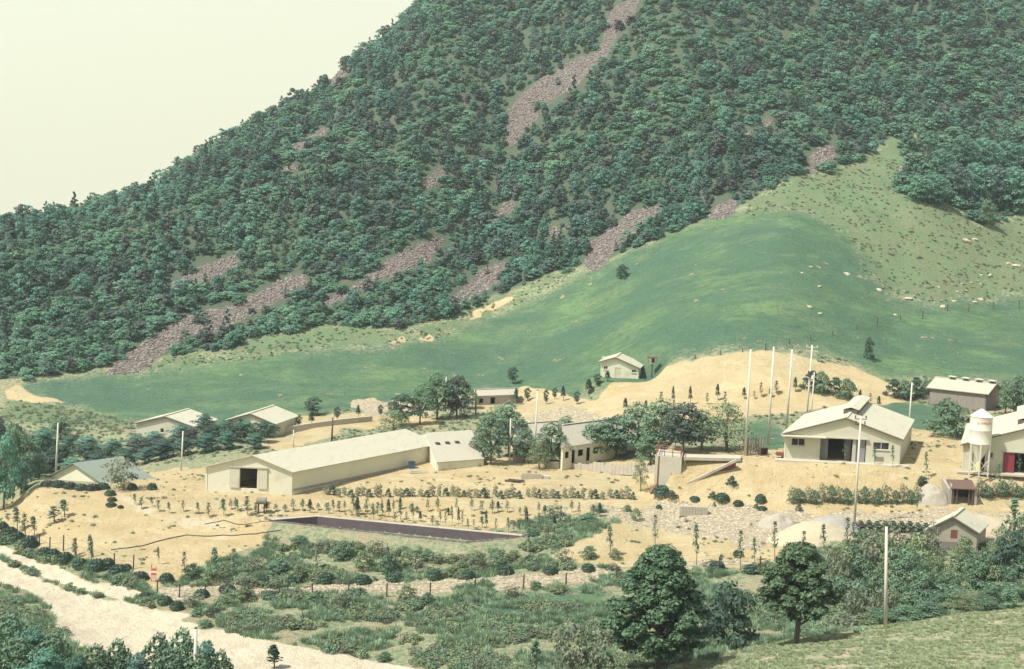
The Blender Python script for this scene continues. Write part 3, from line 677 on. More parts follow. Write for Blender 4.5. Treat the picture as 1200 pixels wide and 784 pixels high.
# weathered barn with four roof vents
A = ground(1155, 482); C_ = onplane(1088, 474, A.z); d = (C_-A); pr = Vector((-d.y, d.x, 0)).normalized(); pr = pr if pr.y > 0 else -pr
t, rf = house('board_barn', 'weathered grey board barn with four small vents on its pale roof ridge', 'barn', A, A+pr*7.5, (d.x, d.y), 2.75, 1.25, woodd, roofx, .4)
vx, vy, zr, xr = t['_vx'], t['_vy'], t['_zr'], t['_xr']
for q in (.04, .27, .5, .74):
    x, y_ = xr+vx*q, vy*q
    v_ = MB().box(x-.35, x+.35, y_-.22, y_+.22, zr, zr+.42); o = v_.build('roof_vent', fasc, rf)
    MB().prism([(x-.7,y_-.55,zr+.36),(x+.7,y_-.55,zr+.36),(x+.7,y_+.55,zr+.44),(x-.7,y_+.55,zr+.44)], [(x-.7,y_-.55,zr+.43),(x+.7,y_-.55,zr+.43),(x+.7,y_+.55,zr+.51),(x-.7,y_+.55,zr+.51)]).build('vent_cap', roofm, o)
clean(t)
# small house on the slope
A = ground(703.5, 442); B_ = onplane(748, 444, A.z); k = (B_-A).length/44.5
t, rf = house('small_house', 'small white house alone at the foot of the meadow with two square windows', 'house', A, B_, (1.2, 6.0), 2.75, .8, wallw, roofm, .35, eaveR=1.95, frac=.38, holes=[(3.5*k, 8.3*k, 1.35, 1.95), (17*k, 24*k, .02, 1.75), (36.5*k, 41.5*k, 1.0, 1.55)])
opening(t, 3.5*k, 8.3*k, 1.35, 1.95, 'window'); opening(t, 36.5*k, 41.5*k, 1.0, 1.55, 'window')
MB().box(17*k, 24*k, .05, .11, .02, 1.75).build('door', wallm, t)
MB().box(.15, .5, .3, .65, 2.6, 3.5).build('chimney', wallm, rf); clean(t)
# two houses behind the left trees
z = float(zg(at_depth(195, 500, 221).x, 221)); FLe = onplane(160, 495.5, z+2.2); FRe = onplane(227.5, 500, z+2.2)
t, rf = house('farm_house', 'pale house with a wide gable roof half hidden by the left grove', 'house', (FLe.x, FLe.y, z), (FRe.x, FRe.y, z), (1.8, 7.5), 2.2, 1.35, wallm, roofm, .3, holes=[(3.9, 4.5, .9, 1.6)]); opening(t, 3.9, 4.5, .9, 1.6, 'window', mull=0); clean(t)
A = ground(265, 508); B_ = onplane(322, 512, A.z); k = (B_-A).length/57
t, rf = house('farm_house', 'pale house with a dark doorway at its left end below the meadow', 'house', A, B_, (2.0, 8.2), 2.05, 1.3, wallm, roofm, .35, holes=[(1.2*k, 6.5*k, .02, 1.6)]); clean(t)
# shed behind the long shed: only its vented roof shows
z = 4.0; e1, e2 = onplane(513, 542, z), onplane(566, 538, z); r1 = onplane(500, 508, z+2.3)
g_ = float(zg(e1.x, e1.y)); rr = Vector((r1.x-e1.x, r1.y-e1.y, 0))*2
t, rf = house('roofed_shed', 'pale roof of a low shed with three black vents beyond the long shed', 'shed', (e1.x, e1.y, g_), (e1.x+rr.x, e1.y+rr.y, g_), (e2.x-e1.x, e2.y-e1.y), z-g_, 2.3, wallw, roofx, .2, trim=False)
vx, vy, zr, xr = t['_vx'], t['_vy'], t['_zr'], t['_xr']; W_ = t['_w']
for q in (.12, .34, .56):
    x, y_ = xr*.60+vx*q, vy*q; zc = (z-g_)+2.3*.60
    o = MB().box(x-.45, x+.35, y_-.45, y_+.15, zc-.1, zc+.28).build('roof_vent', insul, rf)
clean(t)
# roofs among the central trees
def longhouse(name, label, px0, py0, px1, py1, zb, eave, rise, deep, wm, rm, holes=(), cat='house', oh=.3, lholes=()):
    A = onplane(px0, py0, zb); C_ = onplane(px1, py1, zb); d = C_-A; pr = Vector((.05, 1, 0))
    t, rf = house(name, label, cat, A, A+pr*deep, (d.x, d.y), eave, rise, wm, rm, oh, lholes=lholes); clean(t); return t
longhouse('farm_house', 'long pale roofed house with cream walls below the central willows', 658, 545, 745, 531, 4.2, 2.5, 2.2, 10, wallw, roofx, lholes=[(.5,1.3,.9,1.8),(1.9,2.6,.03,1.9),(3.2,4.3,.9,1.8),(5.0,5.8,.03,1.9),(6.5,7.6,.9,1.8)])
longhouse('farm_house', 'small pale roofed house behind the tall pole among trees', 602, 537, 650, 533, 3.9, 2.0, 2.2, 8, wallg, roofx)
zb = float(zg(at_depth(580, 470, 233).x, 233))
longhouse('stone_hut', 'low ruined hut with a pale sagging roof at the meadow foot', 556, 474, 604, 472, zb, 1.45, .7, 4.5, wallg, roofx, cat='hut', lholes=[(.8,1.6,.2,1.0),(3.0,3.9,.03,1.1)])
# teal roofed house behind the left mound
z = 2.0; FLe = onplane(60, 558, z); FRe = onplane(123, 567, z); 
t, rf = house('slate_house', 'cream gabled house with a faded teal roof behind the left mound', 'house', (FLe.x, FLe.y, -1.2), (FRe.x, FRe.y, -1.2), (4.2, 5.2), 3.2, 2.1, wallw, tealm, .45, frac=.45, trim=False); clean(t)
MB().flat((t and 0, 0, 0), (0.01, 0, 0), .01, .01)
# block hut in the right foreground
A = onplane(1085, 643, ground(1112, 640).z); B_ = onplane(1144, 646, A.z); k = (B_-A).length/59
t, rf = house('block_hut', 'small grey block hut with a reddish shutter in the lower right thicket', 'hut', A, B_, (2.3, 4.2), 2.15, 1.55, blockm, roofm, .3, holes=[(28*k, 36*k, 1.25, 2.2)])
MB().box(28*k, 36*k, .03, .09, 1.25, 2.2).build('shutter', rustm, t)
MB().box(14*k, 36*k, -.03, -.004, .1, .9).build('board', woodd, t); clean(t)

# ------------------------------------------------------------------ feed silo
base = onplane(1146, 553, 9.02); ppm = F/base.y
t = thing('feed_silo', 'cream feed silo with a cone top standing on legs before the right barn', 'silo', base)
def lathe(prof, n=28):
    V = [(r*math.cos(2*math.pi*k/n), r*math.sin(2*math.pi*k/n), z) for r, z in prof for k in range(n)]
    Q = [(i*n+k, i*n+(k+1) % n, (i+1)*n+(k+1) % n, (i+1)*n+k) for i in range(len(prof)-1) for k in range(n)]
    m_ = MB(); m_.v = V; m_.f = Q; return m_
r = 12.8/ppm; zt = 67/ppm; zb_ = 34/ppm
bd = lathe([(r*.99, zb_), (r, zb_+.03), (r*1.015, zb_+.06), (r, zb_+.1), (r, (zt+zb_)/2), (r*1.012, (zt+zb_)/2+.03), (r, (zt+zb_)/2+.06), (r, zt-.1), (r*1.02, zt)]).build('tank', silom, t, True)
lathe([(r*1.05, zt-.02), (r*.55, zt+.48), (.18, zt+.86), (.0, zt+.9)]).build('cone_roof', silom, t, True)
lathe([(r*.97, zb_+.01), (.22, 1.35), (.2, 1.1), (0, 1.1)]).build('hopper', silom, t, True)
for a in (.6, 2.0, 3.5, 4.5, 5.5):
    MB().flat((r*.98*math.cos(a), r*.98*math.sin(a), -.4), (r*.98*math.cos(a), r*.98*math.sin(a), zb_+.1), .14, .14).build('leg', silom, t)
m_ = MB()
for a, c in ((3.5, 4.5), (4.5, 5.5), (5.5, 6.88)):
    m_.flat((r*.97*math.cos(a), r*.97*math.sin(a), .3), (r*.97*math.cos(c), r*.97*math.sin(c), 1.6), .06, .06); m_.flat((r*.97*math.cos(a), r*.97*math.sin(a), 1.6), (r*.97*math.cos(c), r*.97*math.sin(c), .3), .06, .06)
m_.build('brace', silom, t)
lathe([(.26, .18), (.30, .5), (.24, 1.2), (.24, 1.3)], 12).build('outlet_sock', yelm, t, True)
m_ = MB(); zc = zt-.85; gl = [[(0,0,1,0),(0,.5,.8,.5),(0,0,0,1)],[(0,1,.5,0),(.5,0,1,1),(.2,.5,.8,.5)],[(0,0,0,1),(0,1,1,1),(1,1,1,0),(0,.5,1,.5)],[(0,0,0,1),(1,0,1,1),(0,.5,1,.5)],[(0,0,0,1),(0,1,1,0),(1,0,1,1)]]
for i, G_ in enumerate(gl):      # red characters painted round the tank
    for (ax, az, cx, cz) in G_:
        def pt(u, v): 
            th = -math.pi/2-.62+i*.28+u*.17; return (math.cos(th)*(r+.012), math.sin(th)*(r+.012), zc+v*.26)
        m_.flat(pt(ax, az), pt(cx, cz), .05, .02)
m_.build('lettering', textm, bd)

# ------------------------------------------------------------------ poles
def pole(px, pt_, pb, w_=.28, lean=None, mat=None, name='utility_pole', label='', cat='pole', Y=None, cap=True, bx=None):
    """px,pt_ = top; bx,pb = foot in the survey"""
    bx = px if bx is None else bx
    P = ground(bx, pb) if Y is None else at_col(bx, Y, pb)
    T = at_depth(px, pt_, P.y); o = thing(name, label, cat, P)
    h = T-P
    MB().bar((0, 0, -.5), tuple(h), w_*.5, 10, w_*.34).build('shaft', mat or polem, o, True)
    if cap: MB().bar(tuple(h*.996), tuple(h+Vector((0, 0, .18))), .05, 6).box(h.x-.12, h.x+.12, h.y-.05, h.y+.05, h.z+.02, h.z+.09).build('top_fitting', insul, o)
    return o, h
pole(68, 495, 556, label='concrete pole rising behind the left mound', bx=65, Y=186)
pole(214.5, 505, 556, .25, label='slim concrete pole between the left grove and long shed', bx=212, Y=190)
pole(390, 489, 519, .3, mat=polew, label='short grey pole behind the long shed roof', bx=388.5, Y=208, cap=False)
pole(344, 504, 528, .2, label='short white post above the ridge of the long shed', bx=343.5, Y=205, cap=False)
pole(523, 441, 481, .22, label='thin pole before the dark grove under the meadow', bx=521)
pole(557.5, 458, 486, .28, mat=polew, label='short dark timber post left of the ruined hut', bx=557.5)
pole(598.5, 490, 543, .22, label='shorter of two pale poles standing on the sandy yard rim', bx=597)
pole(630, 458, 541, .30, label='taller of two pale poles standing on the sandy yard rim', bx=626)
pole(880, 409, 534, .34, name='concrete_mast', label='tall concrete mast at the dock end of the yard, leftmost of three', bx=873)
pole(907, 406, 521, .34, name='concrete_mast', label='tall concrete mast in the middle of the three beside the barn', bx=900)
pole(928.5, 409, 512, .34, name='concrete_mast', label='tall concrete mast nearest the left roof corner of the barn', bx=921, Y=200)
pole(1069, 448, 489, .28, label='pale pole behind the right roof corner of the grey barn', bx=1066, Y=203)
o, h = pole(1009, 487, 619, .30, label='white pole in front of the barn doorway with pin insulators', bx=1001)
m_ = MB()
for dz, dx in ((.1, .7), (.75, .6)): m_.flat((h.x-dx, h.y, h.z-dz-.3), (h.x+dx, h.y, h.z-dz-.3), .08, .08)
for dz, dx in ((.0, .6), (.0, -.6), (.65, .5), (.65, -.5)): m_.bar((h.x+dx, h.y, h.z-dz-.3), (h.x+dx, h.y, h.z-dz), .07)
m_.build('crossarm', insul, o)
pole(1039, 617, 737, .34, label='white concrete pole on the near grassy slope', bx=1038)
pole(229.5, 737, 800, .34, label='concrete pole cut off by the lower left picture edge', bx=228, Y=104)
o, h = pole(952, 404, 489, .32, label='power pole with crossarm and transformer behind the barn', bx=945, Y=201)
m_ = MB()
for dz in (.35, .9): m_.flat((h.x-.85, h.y, h.z-dz), (h.x+.85, h.y, h.z-dz), .1, .1)
for dx in (-.75, -.1, .75): m_.bar((h.x+dx, h.y, h.z-.35), (h.x+dx, h.y, h.z-.02), .07)
m_.build('crossarm', framem, o)
MB().bar((h.x*.6-.1, h.y-.3, h.z*.62), (h.x*.6-.1, h.y-.3, h.z*.62+.8), .25, 12).build('transformer', insul, o); MB().bar((h.x*.6+.3, h.y-.3, h.z*.60), (h.x*.6+.3, h.y-.3, h.z*.60+.5), .2, 12).build('insulator', whitem, o)
pole(954.5, 436, 489, .24, label='shorter grey post close beside the transformer pole', bx=950, Y=202, cap=False)
# watch post beside the small house
P = ground(763.5, 443); o = thing('box_post', 'dark topped box on a thin post right of the small house', 'box on post', P); k = F/P.y
MB().bar((0, 0, -.3), (0, 0, 18/k), .1).build('post', polew, o); MB().prism([(-.35,-.35,17/k),(.35,-.35,17/k),(.35,.35,17/k),(-.35,.35,17/k)], [(-.6,-.5,24/k),(.6,-.5,24/k),(.6,.5,24/k),(-.6,.5,24/k)]).build('box', wallw, o)
MB().box(-.14, .34, -.52, -.47, 18.5/k, 23.6/k).build('opening', darkm, o); MB().box(-.85, .85, -.8, .8, 24/k, 24/k+.14).build('lid', fasc, o)  # the opening is a dark plate on a solid box, shade put into its colour

# ------------------------------------------------------------------ loading dock with red railing
def slabpoly(pts, z0, z1): return MB().prism([(p_.x, p_.y, z0) for p_ in pts], [(p_.x, p_.y, z1) for p_ in pts])
zt = 9.25; d0, d1 = onplane(768, 534, zt), onplane(799, 536.5, zt); dd = Vector((.8, 5.0, 0))
o = thing('loading_dock', 'tall pale concrete loading dock with rusty red railing at the bank end', 'dock', (d0.x, d0.y, 4.2))
L0 = Vector((d0.x, d0.y, 4.2))
pts = [d0-L0, d1-L0, d1+dd-L0, d0+dd-L0]
slabpoly(pts, -1.0, zt-4.2).build('platform', concm, o)
q0, q1 = onplane(801, 536, zt)-L0, onplane(868, 537.5, zt)-L0
slabpoly([q0, q1, q1+Vector((.5, 2.4, 0)), q0+Vector((.5, 2.4, 0))], zt-4.2-.35, zt-4.2+.02).build('walkway', concm, o)
m_ = MB(); a = at_depth(797, 571, d1.y-.6)-L0; c = onplane(862, 538, zt)-L0; c.y -= .8; m_.flat(a, c, .4, .3); m_.build('sloping_kerb', blockm, o)
m_ = MB(); m_.prism([a+Vector((0,.3,-.9)), c+Vector((0,.3,-.9)), c+Vector((0,.3,-.25)), a+Vector((0,.3,-.25))], [a+Vector((0,.6,-.9)), c+Vector((0,.6,-.9)), c+Vector((0,.6,-.25)), a+Vector((0,.6,-.25))]); m_.build('kerb_underside', rustm, o)
m_ = MB(); zz = zt-4.2
cs = [pts[0]+Vector((.15, .15, 0)), pts[1]+Vector((-.1, .15, 0)), pts[2]+Vector((-.1, -.15, 0)), pts[3]+Vector((.15, -.15, 0))]
for i in range(4):
    a, c = cs[i], cs[(i+1) % 4]
    for hh in (.55, 1.05): m_.flat((a.x, a.y, zz+hh), (c.x, c.y, zz+hh), .07, .07)
    for q in (0, .33, .66): p_ = a.lerp(c, q); m_.flat((p_.x, p_.y, zz), (p_.x, p_.y, zz+1.1), .08, .08)
m_.build('railing', rustm, o)
m_ = MB(); m_.bar((pts[0].x+.45, pts[0].y-.12, zz), (pts[0].x+.4, pts[0].y-.12, 1.5), .08); m_.bar((pts[0].x+.4, pts[0].y-.12, 1.5), (pts[0].x-.4, pts[0].y-.6, .4), .2, 8); m_.build('pipe', rustm, o)

# ------------------------------------------------------------------ concrete basin
cs = BC
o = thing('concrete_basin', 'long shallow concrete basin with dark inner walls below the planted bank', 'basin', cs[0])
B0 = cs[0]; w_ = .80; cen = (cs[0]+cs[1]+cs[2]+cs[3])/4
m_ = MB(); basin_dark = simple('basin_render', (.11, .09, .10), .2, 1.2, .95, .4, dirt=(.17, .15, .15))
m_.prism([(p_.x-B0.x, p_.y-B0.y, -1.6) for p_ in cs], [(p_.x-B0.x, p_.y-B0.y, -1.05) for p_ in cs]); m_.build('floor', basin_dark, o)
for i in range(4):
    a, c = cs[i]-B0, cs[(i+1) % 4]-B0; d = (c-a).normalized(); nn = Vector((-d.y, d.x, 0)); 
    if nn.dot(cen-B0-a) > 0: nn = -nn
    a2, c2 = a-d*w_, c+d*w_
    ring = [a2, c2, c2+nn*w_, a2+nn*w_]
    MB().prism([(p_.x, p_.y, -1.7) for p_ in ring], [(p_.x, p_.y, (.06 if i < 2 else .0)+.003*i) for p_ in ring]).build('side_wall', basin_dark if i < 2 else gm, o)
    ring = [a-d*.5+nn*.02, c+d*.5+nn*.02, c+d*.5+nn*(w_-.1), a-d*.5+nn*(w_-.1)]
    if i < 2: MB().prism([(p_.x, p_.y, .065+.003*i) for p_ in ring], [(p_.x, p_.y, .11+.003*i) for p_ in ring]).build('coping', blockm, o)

# ------------------------------------------------------------------ cellar mouth, block stack, heaps, yard clutter
P = onplane(1128, 590, ground(1128, 590).z); k = F/P.y; o = thing('root_cellar', 'stone sided cellar mouth roofed with brown boards before the silo', 'cellar', P)
MB().prism([(-1.7,0,-.3),(-1.35,0,-.3),(-1.35,3.2,-.3),(-1.7,3.2,-.3)], [(-1.7,0,1.6),(-1.35,0,2.2),(-1.35,3.2,2.5),(-1.7,3.2,2.4)]).build('side_wall', rockm, o)
MB().prism([(1.35,0,-.3),(1.7,0,-.3),(1.7,3.2,-.3),(1.35,3.2,-.3)], [(1.35,0,2.1),(1.7,0,1.5),(1.7,3.2,2.4),(1.35,3.2,2.5)]).build('side_wall', rockm, o)
MB().box(-1.34, 1.34, 1.6, 1.8, -.3, 2.3).build('inner_wall', darkm, o)  # shade inside the cellar is put into this wall's near-black colour
MB().prism([(-1.55,-.3,1.75),(1.55,-.3,1.75),(1.55,1.9,2.4),(-1.55,1.9,2.4)], [(-1.55,-.3,1.85),(1.55,-.3,1.85),(1.55,1.9,2.52),(-1.55,1.9,2.52)]).build('board_roof', simple('brown_boards', (.14,.09,.07), .3, 2, .9, .5, stretch=(.5, 5, 1)), o)
m_ = MB()
for x in (-1.2, -.75, .7, 1.15): m_.box(x-.08, x+.08, -.1, .06, -.3, 1.75)
m_.build('post', polew, o)
P = ground(813, 605); o = thing('block_stack', 'neat stack of grey cement blocks on the rubble yard', 'blocks', P); m_ = MB()
for r_ in range(4):
    for c in range(9): 
        for q in range(2): m_.box(-1.65+c*.37, -1.65+c*.37+.345, q*.42, q*.42+.39, -.1+r_*.29, -.1+r_*.29+.27)
m_.build('blocks', blockm, o)
def heap(px, py, w_, h_, mat, label, dp=.6, seed=1, name='gravel_heap', cat='heap'):
    P = ground(px, py); k = F/P.y; n = 44; V = []
    rx = w_/k/2; H_ = h_/k
    Vg = []; 
    g_ = np.linspace(-1.15, 1.15, n); X_, Y_ = np.meshgrid(g_, g_); r_ = np.sqrt(X_**2+Y_**2)
    hh = np.clip(1-r_, 0, 1)**.85*(1-.15*np.clip(1-r_*3, 0, 1)); nz_ = fbm(X_*3+seed*9, Y_*3, seed, 4)-.5
    Zl = H_*(hh+nz_*.35*np.clip(hh*4, 0, 1))
    wx, wy = P.x+X_*rx, P.y+rx*dp*(Y_+.3); gz = zg(wx, wy); Zf = gz-P.z+Zl-.12*(r_ > .98)
    V = np.stack([wx-P.x, wy-P.y, Zf], -1).reshape(-1, 3); ii = np.arange(n*n).reshape(n, n)
    Q = np.stack([ii[:-1, :-1], ii[:-1, 1:], ii[1:, 1:], ii[1:, :-1]], -1).reshape(-1, 4)
    o = link(name, mesh_arrays(name, V, Q, [mat], True)); o.location = P; return settag(o, label, cat)
gravelm = simple('gravel', (.36, .33, .27), .2, 3, .95, .8, obj=False); sandm = simple('heaped_sand', (.43, .375, .265), .1, 2, .95, .5, obj=False); greym = simple('crushed_stone', (.33, .31, .28), .25, 5, .95, .9, obj=False)
heap(955, 634, 110, 22, sandm, 'broad pale sand heap in front of the grey gravel', .7, 1, 'sand_heap')
heap(975, 622, 80, 17, greym, 'grey crushed stone heap behind the pale sand heap', .7, 2)
heap(912, 616, 48, 16, gravelm, 'rough gravel heap left of the sand heap', .7, 3)
heap(1150, 622, 110, 18, sandm, 'long pale stone heap to the right of the block hut', .6, 4, 'stone_heap')
heap(1094, 590, 42, 24, gravelm, 'grey earth mound on the left side of the cellar mouth', .8, 5, 'earth_mound', 'mound')
def clutter(name, px, py, label, cat, parts, rz=0):
    P = ground(px, py); o = thing(name, label, cat, P, rz)
    for nm, mt, bxs in parts:
        m_ = MB()
        for q in bxs: m_.box(*q)
        m_.build(nm, mt, o)
    return o
clutter('hand_cart', 919, 537, 'rusty red cart standing at the left corner of the grey barn', 'cart', [('tray', rustm, [(-1.0,1.0,-.4,.4,.35,.75)]), ('axle', insul, [(-.1,.1,-.5,.5,.2,.32)]), ('wheel', insul, [(-.25,.25,-.55,-.47,.05,.5),(-.25,.25,.47,.55,.05,.5)]), ('handle', rustm, [(1.0,1.7,-.3,-.24,.55,.62),(1.0,1.7,.24,.3,.55,.62)])])
clutter('wooden_crate', 894, 533.5, 'brown open crate on its side between mast and cart', 'crate', [('side_boards', polew, [(-.5,-.42,-.4,.4,0,1.0),(.42,.5,-.4,.4,0,1.0),(-.42,.42,-.4,.4,.92,1.0),(-.42,.42,-.4,.4,0,.08)]), ('back_board', rustm, [(-.42,.42,.32,.4,.08,.92)])], .2)
clutter('oil_drum', 482, 549, 'blue drum standing beside the far wall of the long shed', 'drum', [('drum_body', bluem, [(-.42,.42,-.42,.42,0,.9)]), ('lid_rim', insul, [(-.46,.46,-.46,.46,.9,.96)])], .3)
clutter('board_pile', 490, 555, 'scattered pale boards on the sand beside the blue drum', 'boards', [('boards', concm, [(-1.2,1.0,-.3,-.1,.02,.12),(-.4,1.6,.2,.4,.03,.15),(-.9,.5,.6,.75,.1,.2)])], .3)
clutter('concrete_trough', 624, 561, 'long grey concrete trough lying on the middle sandy yard', 'trough', [('trough_wall', blockm, [(-1.6,1.3,-.5,-.35,0,.6),(-1.6,1.3,.35,.5,0,.6),(-1.6,-1.45,-.35,.35,0,.6),(1.15,1.3,-.35,.35,0,.6)]), ('slab', concm, [(1.4,2.2,-.5,.4,0,.45)])], .1)
clutter('timber_pile', 602, 565, 'jumbled dark timber pile left of the concrete trough', 'timber', [('planks', polew, [(-1.2,1.1,-.2,0,.0,.25),(-.8,1.4,.1,.3,.05,.35),(-.3,.9,-.5,-.3,.2,.4)])], -.3)
P = ground(650, 548); o = thing('stone_well', 'round grey well ring on the rim of the middle yard', 'well', P)
lathe([(.55, .0), (.95, .0), (.98, .75), (1.05, .78), (1.05, .95), (.8, .95), (.8, .2), (0, .2)], 20).build('well_ring', blockm, o); MB().box(-1.5, -.2, .9, 1.1, 0, 1.25).build('board', concm, o)
# low garden wall behind the yard
for (a, c, lb) in (((668, 549), (768, 553), 'low crumbling cream wall between the middle yard and the willows'), ((640, 555), (664, 550), None)):
    if lb is None: continue
    p0, p1 = ground(*a), ground(*c); o = thing('garden_wall', lb, 'wall', p0); d = p1-p0; n = 22; rr = random.Random(4)
    m_ = MB()
    for i in range(n):
        q0, q1 = d*(i/n), d*((i+1)/n-.002); hh = .85+rr.uniform(-.25, .2); nn = Vector((-d.y, d.x, 0)).normalized()*.25
        m_.prism([q0+Vector((0,0,-.6)), q1+Vector((0,0,-.6)), q1+nn+Vector((0,0,-.6)), q0+nn+Vector((0,0,-.6))], [q0+Vector((0,0,hh)), q1+Vector((0,0,hh)), q1+nn+Vector((0,0,hh)), q0+nn+Vector((0,0,hh))])
    m_.build('wall_face', blockm, o); 
for pts_, hh, lb in ((((330,508),(362,503),(398,498),(436,494)), .75, 'low grey retaining wall with a pale top along the track behind the shed'),):
    W_ = [ground(*q) for q in pts_]; o = thing('retaining_wall', lb, 'wall', W_[0]); a_, c_ = MB(), MB()
    for q0, q1 in zip(W_, W_[1:]):
        q0 = q0-W_[0]; q1 = q1-W_[0]; e_ = Vector((0, .35, 0))
        a_.prism([q0-Vector((0,0,1)), q1-Vector((0,0,1)), q1-Vector((0,0,1))+e_, q0-Vector((0,0,1))+e_], [q0+Vector((0,0,hh)), q1+Vector((0,0,hh)), q1+Vector((0,0,hh))+e_, q0+Vector((0,0,hh))+e_])
        c_.prism([q0+Vector((0,-.05,hh+.003)), q1+Vector((0,-.05,hh+.003)), q1+Vector((0,.6,hh+.003)), q0+Vector((0,.6,hh+.003))], [q0+Vector((0,-.05,hh+.12)), q1+Vector((0,-.05,hh+.12)), q1+Vector((0,.6,hh+.12)), q0+Vector((0,.6,hh+.12))])
    a_.build('wall_face', blockm, o); c_.build('coping', concm, o)
clutter('planter_box', 283, 572.5, 'orange box in the doorway of the long shed', 'box', [('box_sides', orgm, [(-.65,.65,-.35,.35,0,.42)]), ('soil', darkm, [(-.58,.58,-.28,.28,.42,.44)])])
P = ground(306, 602); o = thing('barrel_stand', 'dark grey barrel lying on a short stand above the basin', 'barrel', P); MB().bar((-.55, 0, 1.5), (.55, 0, 1.5), .42, 12).build('barrel', woodd, o); MB().box(-.4,-.3,-.2,.2,-.2,1.15).box(.3,.4,-.2,.2,-.2,1.15).build('stand', polew, o)
# striped roadside sign
P = ground(180, 682); k = F/P.y; o = thing('road_sign', 'small red and white striped sign on posts beside the road bend', 'sign', P)
MB().bar((-.24, 0, -.3), (-.24, 0, 1.75), .04).bar((.24, 0, -.3), (.24, 0, 1.55), .04).build('post', polew, o)
w_ = .28
MB().box(-w_, w_, -.06, -.03, 1.15, 1.42).build('red_band', textm, o); MB().box(-w_, w_, -.06, -.03, .95, 1.147).build('white_band', whitem, o)
MB().box(-w_, w_, -.06, -.03, .70, .947).build('red_band', textm, o); MB().box(-w_, w_, -.06, -.03, .25, .697).build('pink_band', pinkm, o)
# water hoses lying on the mound
def cable(name, pts, label, rad=.05, mat=None, cat='hose', lift=.04):
    W_ = [ground(*p_) for p_ in pts]; L = []
    for a, c in zip(W_, W_[1:]):
        for q in range(8):
            p_ = a.lerp(c, q/8); p_.z = float(zg(p_.x, p_.y))+lift; L.append(p_)
    L.append(W_[-1]); o0 = L[0].copy(); L = [p_-o0 for p_ in L]; v, q = tube(L, [rad]*len(L), 6); m_ = MB(); m_.v = v; m_.f = q
    o = m_.build(name, mat or insul, None, True); o.location = o0; return settag(o, label, cat)
cable('hose', [(130,645),(150,643),(168,640),(190,634),(218,628),(232,629),(262,628),(300,627),(330,622)], 'black hose running across the sandy mound towards the basin', .07)
cable('hose', [(240,615),(262,610),(300,613),(330,612)], 'shorter dark hose above the long one at the basin corner', .05)

# ------------------------------------------------------------------ fences
def fence(name, posts, label, mat=polew, wires=2, pw=.09):
    P0 = ground(*posts[0][::2]) if False else None
    pts = []
    for (x, yt, yb) in posts:
        p_ = ground(x, yb); h_ = (yb-yt)*p_.y/F; pts.append((p_, h_))
    o = thing(name, label, 'fence', pts[0][0]); o0 = pts[0][0]
    for p_, h_ in pts: q = p_-o0; MB().bar((q.x, q.y, q.z-.3), (q.x+random.uniform(-.05, .05), q.y, q.z+h_), pw, 6, pw*.8).build('post', mat, o)
    m_ = MB()
    for (a, ha), (c, hc) in zip(pts, pts[1:]):
        for f in ([.9, .5, .2][:wires]): a_, c_ = a-o0, c-o0; m_.bar((a_.x, a_.y-.06, a_.z+ha*f), (c_.x, c_.y-.06, c_.z+hc*f), .012, 4)
    m_.build('wire', insul, o); return o
random.seed(3)
fence('wire_fence', [(815,416,421),(844,411,417),(870,408,413),(897,403,411),(925,397,404),(950,392,400),(976,387,393),(1004,380,386),(1028,372,383),(1055,370,376),(1081,364,374),(1110,359,366),(1135,357,366),(1164,354,362),(1194,352,362),(1226,348,358)], 'wire fence climbing across the meadow above the sand cut', wires=2)
fence('wire_fence', [(184,680,699),(210,683,700),(240,684,701),(283,683,702),(327,684,701),(366,683,698),(408,684,701),(453,683,700),(504,682,702),(557,679,692),(613,673,691),(663,671,687),(722,664,680),(783,658,674),(842,653,672),(890,651,670)], 'wire fence on dark posts along the white stone ditch')
fence('wire_fence', [(3,614,630),(19,620,632),(46,625,638),(58,629,645),(74,627,646),(89,630,651),(108,634,654),(134,648,663),(156,650,668)], 'short wire fence behind the roadside bushes at lower left')
fence('slat_fence', [(876+i*3, 513-i*.4, 534-i*1.2) for i in range(7)], 'grey slatted fence between the first two masts', mat=woodd, pw=.13)
# ------------------------------------------------------------------ plants
rng = np.random.default_rng(21)
def tk(h, r, n=3, seed=0, spread=.3, up=.8):
    rr = random.Random(seed); T_ = [([(0, 0, -.3), (rr.uniform(-.1, .1)*h*.3, rr.uniform(-.1, .1)*h*.3, h*.5), (rr.uniform(-.1, .1)*h*.4, 0, h)], [r, r*.7, r*.25])]
    for i in range(n):
        a = rr.uniform(0, 6.28); z0 = h*rr.uniform(.3, .7); T_.append(([(0, 0, z0), (math.cos(a)*h*spread*.5, math.sin(a)*h*spread*.5, z0+h*.15), (math.cos(a)*h*spread, math.sin(a)*h*spread, z0+h*.35*up)], [r*.5, r*.35, r*.12]))
    return trunkmesh('trunk', T_, bark)
PR = {}
def reg(kind, W_, H_, mat, make, trunk=None, n=3): PR[kind] = [(quadmesh('crown', make(i), mat), trunk(i) if trunk else None, W_, H_) for i in range(n)]
T5 = lambda i: tk(4.0, .16, 5, i)
reg('tree', 5, 5, G_MD, lambda i: lobes_crown(rng, 4.6, 4.0, .9, 17, 150, .20, 'dome', .24, .6, .55), T5)
reg('tree_dk', 5, 5, G_DK, lambda i: lobes_crown(rng, 4.6, 4.0, .8, 17, 150, .21, 'dome', .25, .6, .5), T5)
reg('tree_lt', 5, 5, G_LT, lambda i: lobes_crown(rng, 4.6, 4.2, .6, 18, 110, .15, 'dome', .25, .7, .6), T5, 2)
reg('grove', 5, 5, G_MT, lambda i: lobes_crown(rng, 5.0, 4.2, .6, 17, 130, .23, 'dome', .25, .5, .45), T5)
